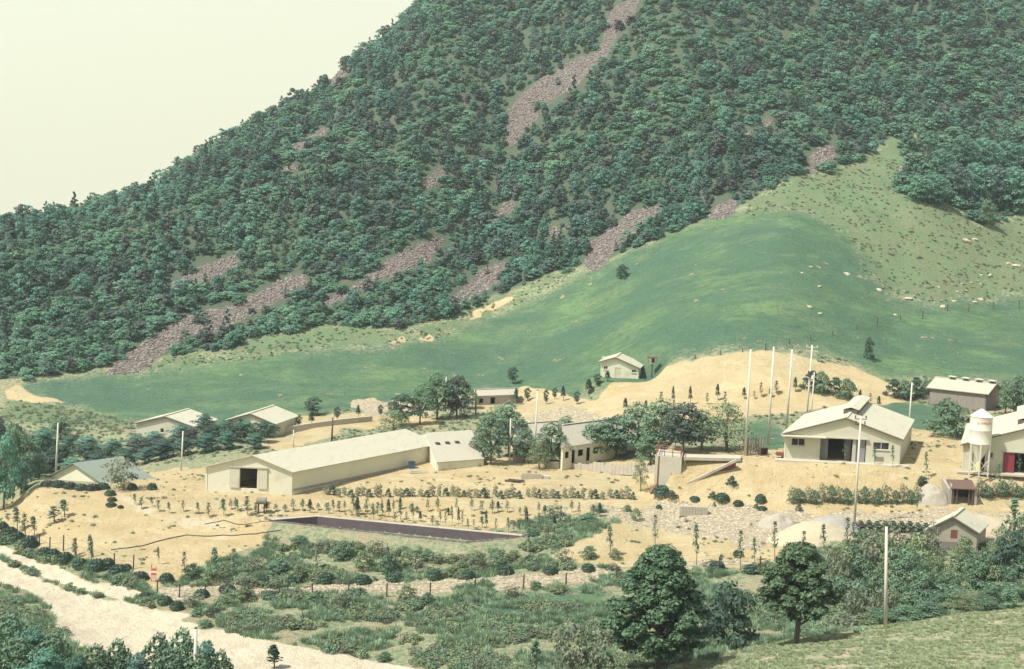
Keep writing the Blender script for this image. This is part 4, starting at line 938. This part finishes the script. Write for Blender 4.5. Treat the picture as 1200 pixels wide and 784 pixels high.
reg('bush', 3, 2, G_MD, lambda i: lobes_crown(rng, 2.8, 1.9, .0, 12, 120, .15, 'low', .26, .6, .6))
reg('bush_dk', 3, 2, G_DK, lambda i: lobes_crown(rng, 2.8, 1.9, .0, 12, 120, .15, 'low', .26, .6, .55))
reg('bush_lt', 3, 2, G_LT, lambda i: lobes_crown(rng, 2.8, 1.9, .0, 12, 100, .14, 'low', .26, .65, .7), None, 2)
reg('bush_gr', 3, 2, G_SG, lambda i: lobes_crown(rng, 2.8, 2.0, .0, 12, 60, .16, 'dome', .26, .8, .9), None, 2)
reg('wood', 5, 5, G_MT, lambda i: lobes_crown(rng, 5.0, 4.6, .0, 18, 140, .26, 'dome', .26, .55, .5))
def clipf(i):
    u = rng.normal(0, 1, (700, 3)); u /= np.linalg.norm(u, axis=1)[:, None]; u[:, 2] = np.abs(u[:, 2])*1.0-.15
    return leaves(u*np.array([.72, .6, .62])*rng.uniform(.8, 1.03, (700, 1))+np.array([0, 0, .2]), u, .13, rng, .55)
reg('clip', 1.5, .85, G_DK, clipf)
def sapf(i, d=1.0, w=.55):
    n = int(60*d); z = rng.uniform(.25, 1, n)**.9*2.9; r_ = (1-z/3.1)*w+.06; a = rng.uniform(0, 6.28, n); q = rng.uniform(.3, 1, n)
    P_ = np.stack([np.cos(a)*r_*q, np.sin(a)*r_*q, z+q*r_*.3], 1); N_ = np.stack([np.cos(a)*.3, np.sin(a)*.3, np.ones(n)], 1); return leaves(P_, N_, .20, rng, .6)
reg('sapling', 1.1, 3, G_SG, lambda i: sapf(i), lambda i: tk(2.9, .035, 6, i, .13), 4)
reg('conifer', 1.3, 3, G_DK, lambda i: sapf(i, 3.2, .65), lambda i: tk(2.9, .05, 5, i, .15), 3)
reg('sparse', 1.3, 3, G_MD, lambda i: sapf(i, 1.6, .65), lambda i: tk(2.9, .04, 6, i, .18), 3)
ctr = [0]
def plant(kind, px, py, wpx, hpx, name, cat, label=None, group=None, Y=None):
    P = ground(px, py) if Y is None else at_col(px, Y, py); k = F/P.y
    if hpx < 0: hpx = (at_depth(px, -hpx, P.y).z-P.z)*k      # negative: photo row of the top; ctr[0] += 1; i = ctr[0]
    cm, tm, W0, H0 = PR[kind][i % len(PR[kind])]
    sc = (wpx/k/W0, wpx/k/W0, hpx/k/H0); rz = (i*2.4) % 6.28
    if tm is None:
        o = link(name, cm); o.location = P; o.scale = sc; o.rotation_euler = (math.sin(i*3.1)*.05, math.sin(i*5.3)*.05, rz); settag(o, label, cat, group)
    else:
        o = thing(name, label, cat, P, rz, group); o.scale = sc; o.rotation_euler = (math.sin(i*3.1)*.05, math.sin(i*5.3)*.05, rz); link('crown', cm, o); link('trunk', tm, o)
    return o
# hero trees
def herof(W_, H_, zb, nl, per, leaf, shape): return lobes_crown(rng, W_, H_, zb, nl, per, leaf, shape, .115, .65, .5)
def hero(px, pb, wpx, hpx, Y, label, zb, seed, lean=0, dens=1.0, shape='dome'):
    P = at_col(px, Y, pb) if Y else ground(px, pb); k = F/P.y; T_ = at_depth(px, pb-hpx, P.y); H_ = T_.z-P.z; W_ = wpx/k
    o = thing('broadleaf_tree', label, 'tree', P); zz = zb/k
    link('crown', quadmesh('crown', herof(W_*.92, H_-zz, zz, int(150*dens), 190, .24, shape), G_NR), o)
    rr = random.Random(seed); T = [([(0, 0, -.3), (.1, 0, zz), (-.15, .1, H_*.55), (0, 0, H_*.9)], [.26, .2, .13, .03])]
    for i in range(9):
        a = i*2.4; z0 = zz*.7+i*H_*.06; r_ = W_*.38*(1-i*.06); T.append(([(0, 0, z0), (math.cos(a)*r_*.5, math.sin(a)*r_*.5, z0+H_*.10), (math.cos(a)*r_, math.sin(a)*r_, z0+H_*.2)], [.11, .07, .02]))
    link('trunk', trunkmesh('trunk', T, bark), o); return o
hero(769, 794, 140, 153, 112, 'largest dark leafy tree in the foreground with a forked pale trunk', 24, 1, shape='hero')
hero(932, 767, 104, 131, 116.5, 'round dark tree with a bare slender trunk on the near slope', 34, 2, dens=.85, shape='hero')
L = []
for (px, py, w_, h_, kd, lb) in [(853,760,75,78,'bush_dk','dense dark bush filling the gap between the two large trees'),(668,775,55,60,'bush_gr','spiky grey green bush left of the largest tree'),
    (700,782,50,50,'bush_gr','low grey bush at the foot of the largest tree'),(628,780,30,50,'sparse','thin young tree in the weeds left of the spiky bush'),(729,327,17,16,'bush_dk','single round bush on the open upper meadow'),
    (1018,422,14,26,'bush_dk','dark upright shrub alone on the meadow behind the barn'),(462,514,46,34,'tree_lt','pale yellow green tree standing behind the long shed'),(367,487,26,22,'tree_dk','dark round tree at the meadow foot right of the doorway house'),
    (601,450,16,20,'tree_dk','small dark tree above the ruined hut'),(852,528,70,58,'tree_lt','pale feathery tree behind the dock walkway'),(751,576,22,44,'tree_lt','brownish slender tree left of the loading dock'),
    (321,784,28,30,'conifer','small neat conifer at the bottom edge beside the road'),(1157,268,22,34,'tree','lone tree below the dark wood at the right edge'),(1110,512,55,44,'bush','leafy bush on the slope left of the silo'),
    (1081,571,17,12,'bush_dk','dark round bush left of the cellar mouth'),(1132,576,12,14,'bush_dk','small dark shrub on the cellar roof edge'),(141,573,46,34,'bush_gr','pale grey green bush against the teal roofed house'),(34,560,34,30,'bush','hazy bush left of the teal roofed house'),(1092,652,26,34,'bush_gr','grey green bush screening the left side of the block hut'),(1130,654,30,26,'bush_lt','pale bush before the right side of the block hut')]:
    plant(kd, px, py, w_, h_, 'small_tree' if 'tree' in kd or kd in ('sparse', 'conifer') else 'bush', 'tree' if 'tree' in kd or kd in ('sparse', 'conifer') else 'bush', lb, Y=(112 if px in (628, 668, 700) else None))
def batch(kind, lst, name, cat, fmt, group, Y=None):
    ks = kind if isinstance(kind, (list, tuple)) else [kind]
    obs = [plant(ks[i % len(ks)], q[0], q[1], q[2], q[3], name, cat, Y=(q[4] if len(q) > 4 else Y)) for i, q in enumerate(lst)]
    number(obs, fmt, group); return obs
batch(['tree_dk', 'tree', 'tree'], [(470,500,40,38),(492,498,34,46),(512,492,46,54),(535,490,40,50),(548,480,26,28)], 'grove_tree', 'tree', '{o} tree{f} in the dark grove behind the long shed', 'trees of the dark grove behind the long shed')
batch(['tree', 'tree', 'tree_lt'], [(575,545,44,62),(596,536,50,64),(585,508,44,34),(614,543,34,40),(646,548,46,52),(632,550,34,34),(664,522,34,34),(560,540,26,30)], 'yard_tree', 'tree', '{o} leafy tree{f} around the two pale yard poles', 'trees around the two pale poles')
batch(['tree', 'tree_dk', 'tree'], [(700,540,52,46),(722,536,50,50),(748,536,62,62),(775,532,64,62),(800,530,62,58),(822,528,52,46),(762,548,44,40),(690,528,30,30)], 'willow_tree', 'tree', '{o} spreading green tree{f} behind the loading dock', 'spreading trees behind the loading dock')
rr = random.Random(11); lst = []
for i in range(30):
    px = 62+i*8.6+rr.uniform(-4, 4); row = i % 3; lst.append((px, 560-row*12+rr.uniform(-3, 3)-(px-60)*.015, rr.uniform(26, 38), rr.uniform(17, 26), 203+row*5 if px > 120 else 206+row*5))
lst = [q for q in lst if q[0] < 325]
batch(['grove', 'tree_dk', 'grove'], lst, 'grove_tree', 'tree', '{o} tree{f} in the dense left grove before the two houses', 'trees of the dense left grove')
lst = [(4,600,40,95,172),(16,585,36,80,180),(-8,560,50,90,185),(30,560,44,46,205),(48,545,40,40,212),(10,540,50,60,205),(24,610,30,40,176),(45,590,26,30,182),(-15,600,40,70,172),(70,520,40,26,222),(52,530,34,30,215)]
batch(['grove', 'tree'], lst, 'valley_tree', 'tree', '{o} hazy blue green tree{f} in the hollow at the left edge', 'trees in the hollow at the left edge')
# dark wood at the upper right
lst = [(1075,236,30,30),(1095,240,34,36),(1118,238,40,46),(1140,240,42,50),(1162,242,40,50),(1185,246,44,52),(1205,250,44,50),(1100,215,36,40),(1125,205,40,44),(1150,205,40,44),(1178,210,44,46),(1200,212,40,44)]
batch('wood', lst, 'wood_tree', 'tree', '{o} tree{f} of the dark wood edge above the stony pasture', 'trees of the dark wood edge at upper right')
lst = [(158,214,12,10),(207,190,12,14),(235,172,16,10),(262,158,14,10),(300,143,16,12),(318,133,12,9),(352,110,14,10),(380,90,12,9),(402,80,12,14),(425,58,18,12),(452,36,16,12),(471,20,14,10)]
batch(['tree_dk', 'grove'], [(a, c+7, w_, h_+6) for a, c, w_, h_ in lst], 'ridge_tree', 'tree', '{o} small tree{f} breaking the skyline ridge', 'small trees along the skyline ridge')
# thicket on the lower right
rr = random.Random(5); lst = []
for (Y_, xs_, top) in ((147, range(978, 1086, 18), 632), (147, range(1150, 1225, 17), 622), (141, range(970, 1200, 21), 650), (135, range(985, 1215, 22), 668), (130, range(980, 1215, 23), 690), (126, range(992, 1200, 24), 706)):
    for px in xs_:
        if 1085 < px < 1158 and Y_ > 145: continue
        q = px+rr.uniform(-5, 5); t_ = top+rr.uniform(-9, 7)-(q-1090)*.10*(Y_ < 140); lst.append((q, 700, rr.uniform(32, 52), -t_, Y_+rr.uniform(-1.5, 1.5)))
rr.shuffle(lst)
batch(['bush', 'tree', 'bush_lt', 'tree', 'bush_gr', 'tree_lt'], lst, 'thicket_bush', 'bush', '{o} leafy bush{f} of the thicket behind the near slope', 'bushes of the lower right thicket')
batch(['tree', 'tree_dk'], [(1150,706,44,-645,137),(1178,700,50,-622,138),(1202,696,56,-600,139)], 'thicket_tree', 'tree', '{o} taller tree{f} at the right end of the lower thicket', 'taller trees of the lower right thicket')
# bottom left bushes
lst = [(10,790,60,-722,112),(35,792,60,-735,110),(62,780,50,-744,109),(-10,770,50,-716,116),(88,800,44,-768,105),(112,800,50,-758,106),(137,796,46,-752,106),(160,800,44,-764,105),(185,796,50,-745,107),(212,798,54,-740,107),(238,800,46,-750,106),(258,800,36,-764,105),(20,800,60,-750,106),(50,800,60,-760,105),(200,800,60,-762,104),(232,800,60,-768,104),(18,745,46,34,118),(40,752,40,24,117),(5,725,36,26,123)]
batch(['bush', 'grove', 'bush'], lst, 'roadside_bush', 'bush', '{o} leafy bush{f} at the lower left corner beside the road', 'leafy bushes at the lower left corner')
# clipped shrubs beside the road
lst = [(2,625,18,16),(12,630,20,15),(20,636,20,15),(34,642,22,16),(52,652,18,13),(62,656,20,15),(76,661,22,16),(94,666,20,14),(114,669,22,16),(126,664,18,12),(139,674,26,14),(148,670,14,10),(164,680,22,12),(195,683,19,13),(170,702,17,10),(193,709,20,12),(207,715,18,13)]
batch('clip', lst, 'round_shrub', 'shrub', '{o} round dark shrub{f} in the row lining the roadside bank', 'round shrubs lining the roadside bank')
lst = [(266,694,22,11),(236,700,20,11),(250,722,20,11),(310,686,22,13),(345,684,20,12),(383,683,22,14),(425,684,22,12),(462,681,24,12),(509,679,20,14),(548,679,18,13),(592,673,22,13),(645,672,20,10),(689,669,18,10),(620,660,14,10),(840,668,22,12),(880,672,20,12),(865,653,14,10),(1004,668,20,12)]
batch('clip', lst, 'round_shrub', 'shrub', '{o} round dark shrub{f} along the top of the white stone ditch', 'round shrubs along the stone ditch')
lst = [(56,570,18,8),(68,571,20,9),(82,573,18,9),(95,574,18,8),(109,574,20,8),(120,573,18,8),(129,581,14,8),(131,588,12,6),(141,596,8,4),(155,574,12,9),(178,574,13,9),(130,594,14,5)]
batch('clip', lst, 'mound_shrub', 'shrub', '{o} low dark shrub{f} edging the crest of the left mound', 'low shrubs edging the left mound')
lst = [(776,582,26,14),(786,586,18,9),(814,588,14,6),(835,587,12,9),(846,588,20,11),(857,570,14,12),(891,590,15,12),(886,597,8,6),(893,598,14,5),(936,600,9,9),(772,597,8,6),(837,594,5,6),(865,593,14,8)]
batch(['clip', 'bush_dk'], lst, 'bank_shrub', 'shrub', '{o} dark shrub{f} at the foot of the yellow bank before the barn', 'shrubs at the foot of the yellow bank')
rr = random.Random(8)
batch(['bush_gr', 'bush'], [(928+i*9.2+rr.uniform(-2, 2), 590+rr.uniform(-1, 2), rr.uniform(13, 19), rr.uniform(15, 21)) for i in range(17)], 'hedge_shrub', 'shrub', '{o} brushy grey green shrub{f} of the hedge under the barn bank', 'brushy shrubs of the hedge under the barn bank')
batch(['bush_gr', 'bush'], [(1148+i*9, 584+rr.uniform(-1, 1), 16, rr.uniform(14, 20)) for i in range(7)], 'hedge_shrub', 'shrub', '{o} shrub{f} of the hedge right of the cellar mouth', 'shrubs of the hedge right of the cellar mouth')
batch('bush_dk', [(1008+i*9.5, 623+i*.3, 15, 14+rr.uniform(-2, 2)) for i in range(9)], 'hedge_shrub', 'shrub', '{o} dark green shrub{f} of the low hedge left of the block hut', 'dark shrubs of the low hedge left of the block hut')
batch(['bush_dk', 'bush'], [(950,458,26,24),(962,462,24,26),(978,464,24,22),(992,468,26,24),(1046,466,22,22),(1060,468,26,22),(1072,466,22,24),(1085,462,20,16)], 'slope_shrub', 'shrub', '{o} leafy shrub{f} on the cut slope behind the grey barn', 'leafy shrubs on the slope behind the grey barn')
batch(['tree', 'bush'], [(1178,486,30,40),(1192,484,34,44),(1168,470,20,16),(1204,488,30,40)], 'slope_tree', 'tree', '{o} tree{f} standing right of the weathered board barn', 'trees right of the board barn')
# hedge of small vines along the terrace, sapling rows
rr = random.Random(15)
batch(['bush_gr', 'bush_dk', 'bush_gr'], [(380+i*7.4+rr.uniform(-2, 2), 581+rr.uniform(-1, 1.5)+i*.08, rr.uniform(7, 12), rr.uniform(8, 13)) for i in range(50)], 'terrace_shrub', 'shrub', '{o} small shrub{f} in the planted row along the terrace edge', 'small shrubs in the row along the terrace edge')
for (r_, lb, n, y0_, dy, h0) in ((0, 'upper', 42, 598, 6, 15), (1, 'lower', 40, 612, 12, 20)):
    lst = []
    for i in range(n):
        px = 268+r_*6+i*(10.6 if r_ == 0 else 8.6)+rr.uniform(-3, 3)
        if r_ == 1: px = 385+i*7.2+rr.uniform(-2.5, 2.5)
        py = y0_+(px-268)*dy/480+rr.uniform(-3, 3)+(0 if r_ == 0 else -3)
        if 325 < px < 612 and r_ == 1: py = 602+(px-376)*.115-rr.uniform(1, 6)
        (rr.random() > .12) and lst.append((px, py+rr.uniform(-1.5, 1.5), rr.uniform(6, 12), h0*rr.uniform(.5, 1.25)))
    batch(['sapling', 'sparse', 'sapling', 'sparse', 'conifer'], lst, 'young_sapling', 'sapling', '{o} young sapling{f} in the %s row on the bank above the basin' % lb, 'young saplings in the %s row above the basin' % lb)
batch(['sparse', 'sapling'], [(158,592,9,14),(166,596,12,14),(178,594,8,12),(186,600,9,14),(198,602,9,14),(215,600,9,14),(232,602,9,14),(245,606,12,18),(262,606,14,22),(290,604,14,24),(278,600,10,16),(300,606,10,18)], 'young_sapling', 'sapling', '{o} sapling{f} scattered on the sand before the long shed front', 'saplings on the sand before the long shed')
batch(['sparse', 'sapling'], [(20,622,18,30),(30,632,18,32),(40,630,16,26),(64,612,26,20),(75,606,22,22),(88,652,12,22),(107,664,15,40),(88,655,12,26),(186,662,8,22),(217,680,14,36),(253,684,20,46),(275,676,18,36),(350,690,10,30),(372,672,14,30),(455,668,14,30),(488,672,16,26),(620,650,14,34),(640,640,12,30)], 'thin_conifer', 'young tree', '{o} thin young tree{f} on the rough slope above road and ditch', 'thin young trees on the slope above road and ditch')
batch(['sparse', 'sapling'], [(715,652,16,38),(768,640,14,40),(816,664,16,54),(868,668,16,50),(884,658,12,30),(908,656,16,48),(845,668,10,20),(942,660,14,40),(965,646,14,34),(993,650,16,46),(1000,640,12,30),(1068,648,14,26),(1188,640,30,60),(1096,640,18,30)], 'yard_conifer', 'young tree', '{o} thin young tree{f} in front of the rubble yard', 'thin young trees before the rubble yard')
batch(['conifer', 'sapling'], [(733,482,10,16),(746,484,10,14),(757,483,8,14),(775,476,12,18),(789,474,7,22),(790,480,9,12),(809,474,8,22),(829,474,9,14),(841,470,9,20),(850,476,10,18),(872,468,8,14),(892,466,9,18),(903,466,8,12),(910,462,12,16),(932,460,9,18),(884,468,6,10),(1008,474,8,18),(1020,474,8,14),(1030,478,8,14)], 'bank_sapling', 'sapling', '{o} dark sapling{f} planted along the foot of the yellow cut slope', 'saplings along the foot of the cut slope')
batch(['conifer', 'tree_dk'], [(282,510,14,20),(308,508,12,16),(328,504,8,18),(350,500,10,14),(365,498,12,16),(395,492,10,16),(420,490,8,16),(446,488,8,14),(530,492,9,22),(493,490,9,24),(545,482,9,12),(640,474,8,18),(660,470,10,18),(676,474,10,16),(690,462,16,18),(700,452,12,14),(712,447,12,12),(618,470,10,16),(605,474,10,20),(650,468,8,14)], 'track_shrub', 'young tree', '{o} small dark tree{f} along the track at the meadow foot', 'small dark trees along the track at the meadow foot')
batch('sparse', [(1085,562,10,34),(1170,580,12,38),(1074,600,8,16),(1146,584,8,18)], 'frail_tree', 'young tree', '{o} frail young tree{f} on the yard between barn and silo', 'frail young trees between barn and silo')
batch('sparse', [(930,534,9,16),(952,536,9,30),(990,541,10,26),(1025,545,9,22),(1046,548,9,28),(1194,556,10,26)], 'wall_sapling', 'sapling', '{o} spindly sapling{f} against the barn fronts', 'spindly saplings against the barn fronts')
lst = [(325,672,50,22),(350,680,44,24),(300,670,40,20),(400,655,44,24),(425,668,46,30),(440,652,40,22),(455,672,40,30),(475,664,40,24),(380,641,40,10),(350,636,34,10),(420,647,36,11),(465,653,36,12),(500,655,36,12),(530,658,34,11),(560,668,44,24),(585,664,44,24),(540,672,36,18),(650,606,40,16),(690,612,40,14),(745,610,26,18),(660,660,34,20),(690,655,34,18),(720,655,26,16),(700,600,36,10),(624,628,30,10),(600,655,34,12),(285,690,36,18),(225,678,36,22),(245,682,36,22),(512,660,36,14),(735,600,20,10)]
lst = [(a, c, w_*.72, h_*.78) for a, c, w_, h_ in lst]
batch(['bush', 'bush_lt', 'bush_gr'], lst, 'weedy_bush', 'bush', '{o} weedy green bush{f} on the rough ground between basin and ditch', 'weedy bushes between basin and ditch')
lst = [(285,704,40,22),(330,708,50,22),(370,706,40,18),(400,712,50,24),(440,712,46,22),(476,704,44,26),(500,708,30,18),(380,696,30,18),(225,712,40,20),(260,710,36,18),(310,712,30,16),(240,735,30,12),(290,742,30,12),(375,755,28,14),(405,762,24,12),(450,775,30,14),(468,782,30,16),(600,700,40,16),(655,695,40,14),(700,694,36,16),(620,745,30,16),(560,790,40,24)]
lst = [q for i_, q in enumerate(lst) if i_ % 3 != 1]
lst = [(a, c, w_*.72, h_*.75) for a, c, w_, h_ in lst]
batch(['bush_lt', 'bush', 'bush_gr'], lst, 'weedy_bush', 'bush', '{o} low green bush{f} on the slope between ditch and road', 'low bushes on the slope between ditch and road')

# ------------------------------------------------------------------ grass tufts, weeds and stones nobody could count
gp = []
for k in range(4):
    n = 34; a = rng.uniform(0, 6.28, n); r_ = rng.uniform(0, .28, n); V = []
    for i in range(n):
        bx, by = math.cos(a[i])*r_[i], math.sin(a[i])*r_[i]; h_ = rng.uniform(.15, .42); dx, dy = math.cos(a[i])*h_*.45, math.sin(a[i])*h_*.45; wv = .03
        V += [(bx-wv, by, 0), (bx+wv, by, 0), (bx+wv*.3+dx, by+dy, h_), (bx-wv*.3+dx, by+dy, h_)]
    gp.append(proto(quadmesh('grass_tuft', np.array(V), G_GR)))
wp = [proto(quadmesh('weed_clump', lobes_crown(rng, 1.0, .45, 0, 6, 40, .10, 'low', .3, .6, .8), mt)) for mt in (G_MD, G_LT, G_LT, G_SG)]
def blob(seed):
    r2 = np.random.default_rng(seed); import bmesh
    bm = bmesh.new(); bmesh.ops.create_icosphere(bm, subdivisions=1, radius=.5)
    for v in bm.verts: v.co *= 1+r2.uniform(-.28, .25); v.co.z *= .65
    me = bpy.data.meshes.new('stone'); bm.to_mesh(me); bm.free(); return me
stones = []
for i in range(4): me = blob(i); me.materials.append(screem); stones.append(proto(me))
pstones = []
for i in range(4): me = blob(i+9); me.materials.append(rocklm); pstones.append(proto(me))
def rnd_pts(n, ymin, ymax, fx0=-.40, fx1=.40):
    y = np.sqrt(rng.uniform(ymin**2, ymax**2, n)); x = rng.uniform(fx0, fx1, n)*y; return x, y
def put_scatter(name, x, y, s, protos, label, cat, tilt=.1, zo=0, sz=None):
    n = len(x); z = zg(x, y)+zo
    return scatter(name, np.stack([x, y, z], -1), np.stack([rng.normal(0, tilt, n), rng.normal(0, tilt, n), rng.uniform(0, 6.28, n)], -1), np.stack([s, s, s*(sz if sz is not None else 1)], -1), rng.integers(0, len(protos), n), protos, label=label, cat=cat)
# weeds
x, y = rnd_pts(150000, 96, 172); ms = sample(c_sand, x, y)+sample(c_road, x, y)+sample(c_rub, x, y)
lw = sample(c_lawn, x, y); nz = fbm(x/3, y/3, 55, 4); kp = (ms < .5) & (lw < .5) & (nz > .60) & (rng.random(len(x)) < .28) & (sample(dm, x, y) > 3.5) & ((sample(bz.astype(float), x, y)) < .5)
put_scatter('weeds', x[kp], y[kp], rng.uniform(.5, 1.5, kp.sum()), wp, 'patchy green weeds over the rough lower ground', 'weeds')
x, y = rnd_pts(150000, 75, 150, .02, .42); lw = sample(c_lawn, x, y); nz = fbm(x/1.5, y/1.5, 56, 4); kp = (lw > .4) & (rng.random(len(x)) < np.clip((nz-.30)*2.2, .05, 1)*.6)
put_scatter('slope_grass', x[kp], y[kp], rng.uniform(.3, .75, kp.sum()), gp, 'short dry grass on the near right slope', 'grass', sz=.7)
bp = [proto(mm.data.copy()) for mm in gp]
for q_ in bp: q_.data.materials.clear(); q_.data.materials.append(G_BG)
x, y = rnd_pts(200000, 92, 172); ms = sample(c_sand, x, y)+sample(c_road, x, y)+sample(c_rub, x, y)*.8
nz = fbm(x/2.2, y/2.2, 59, 4); kp = (ms < .4) & (sample(c_lawn, x, y) < .5) & (sample(bz.astype(float), x, y) < .5) & (rng.random(len(x)) < np.clip((nz-.44)*5, 0, 1)*.45) & (sample(dm, x, y) > 3)
put_scatter('rough_grass', x[kp], y[kp], rng.uniform(.6, 1.7, kp.sum()), bp, 'blue green rough grass over the lower ground', 'grass')
x, y = rnd_pts(60000, 120, 200); sd = sample(c_sand, x, y); nz = fbm(x/3, y/3, 61, 4); kp = (sd > .6) & (sample(bz.astype(float), x, y) < .5) & (rng.random(len(x)) < np.clip((nz-.48)*3, 0.02, 1)*.2)
put_scatter('sand_weeds', x[kp], y[kp], rng.uniform(.25, .7, kp.sum()), bp+wp[1:], 'sparse small weeds dotted over the yellow sand', 'weeds', sz=.7)
x, y = rnd_pts(40000, 120, 240); sd = sample(c_sand, x, y); kp = (sd > .6) & (fbm(x/5, y/5, 62, 3) > .5) & (rng.random(len(x)) < .35)
SANDSTONES = (x[kp], y[kp])
x, y = rnd_pts(90000, 175, 345); s_ = sample(c_scrub, x, y); fo = sample(c_forest, x, y); nz = fbm(x/2.5, y/2.5, 57, 3)*.5+rng.random(len(x))*.5
base_ = (1-sample(c_meadow, x, y))*(1-sample(c_sand, x, y))*(1-sample(c_rub, x, y))*(y > 198)*(y < 250)
kp = ((s_ > .5) & (nz > .60)) | ((base_ > .5) & (nz > .5)); kp &= rng.random(len(x)) < .55
put_scatter('pasture_scrub', x[kp], y[kp], rng.uniform(.25, .85, kp.sum()), wp, 'low patchy scrub over the stony pasture and track verge', 'scrub', sz=.8)
put_scatter('sand_stones', *SANDSTONES, rng.uniform(.06, .26, len(SANDSTONES[0])), pstones, 'small pale stones and clods lying on the sand', 'stones', .5)
x, y = rnd_pts(60000, 120, 175, -.3, .4); r_ = sample(c_rub, x, y); kp = (r_ > .5) & (rng.random(len(x)) < .36)
put_scatter('rubble', x[kp], y[kp], rng.uniform(.12, .52, kp.sum())**1.4, pstones, 'pale rubble strewn over the yard and ditch', 'rubble', .5)
x, y = rnd_pts(260000, 255, 620, -.4, .4); r_ = sample(c_scree, x, y); kp = (r_ > .5)
put_scatter('scree', x[kp], y[kp], rng.uniform(.25, .95, kp.sum()), stones, 'purplish scree in streaks down the mountainside', 'scree', .6)
# boulders in the pasture
bl = []
for (px, py, w_) in [(1190,312,14),(1183,310,10),(1160,323,8),(1132,284,16),(1142,281,10),(1147,267,8),(1100,338,6),(1115,336,6),(1128,334,7),(1138,333,6),(1145,330,7),(1150,324,6),(1122,342,6),(1132,342,7),(1150,335,6),(1102,343,5),(1064,350,12),(1066,352,7),(1104,361,11),(1150,352,10),(1142,354,8),(1118,354,7),(1049,370,6),(949,360,9),(961,368,8),(960,337,7),(993,322,11),(950,315,9),(940,320,7),(1033,263,5),(1030,340,10),(1122,326,5)]:
    P = ground(px, py); k = F/P.y; o = link('boulder', pstones[len(bl) % 4].data); o.location = P; s_ = w_/k; o.scale = (s_*.85, s_*.8, s_*.65); o.rotation_euler = (.2, .1, px); settag(o, None, 'rock'); bl.append(o)
number(bl, '{o} pale boulder{f} lying in the green stony pasture', 'pale boulders in the stony pasture')
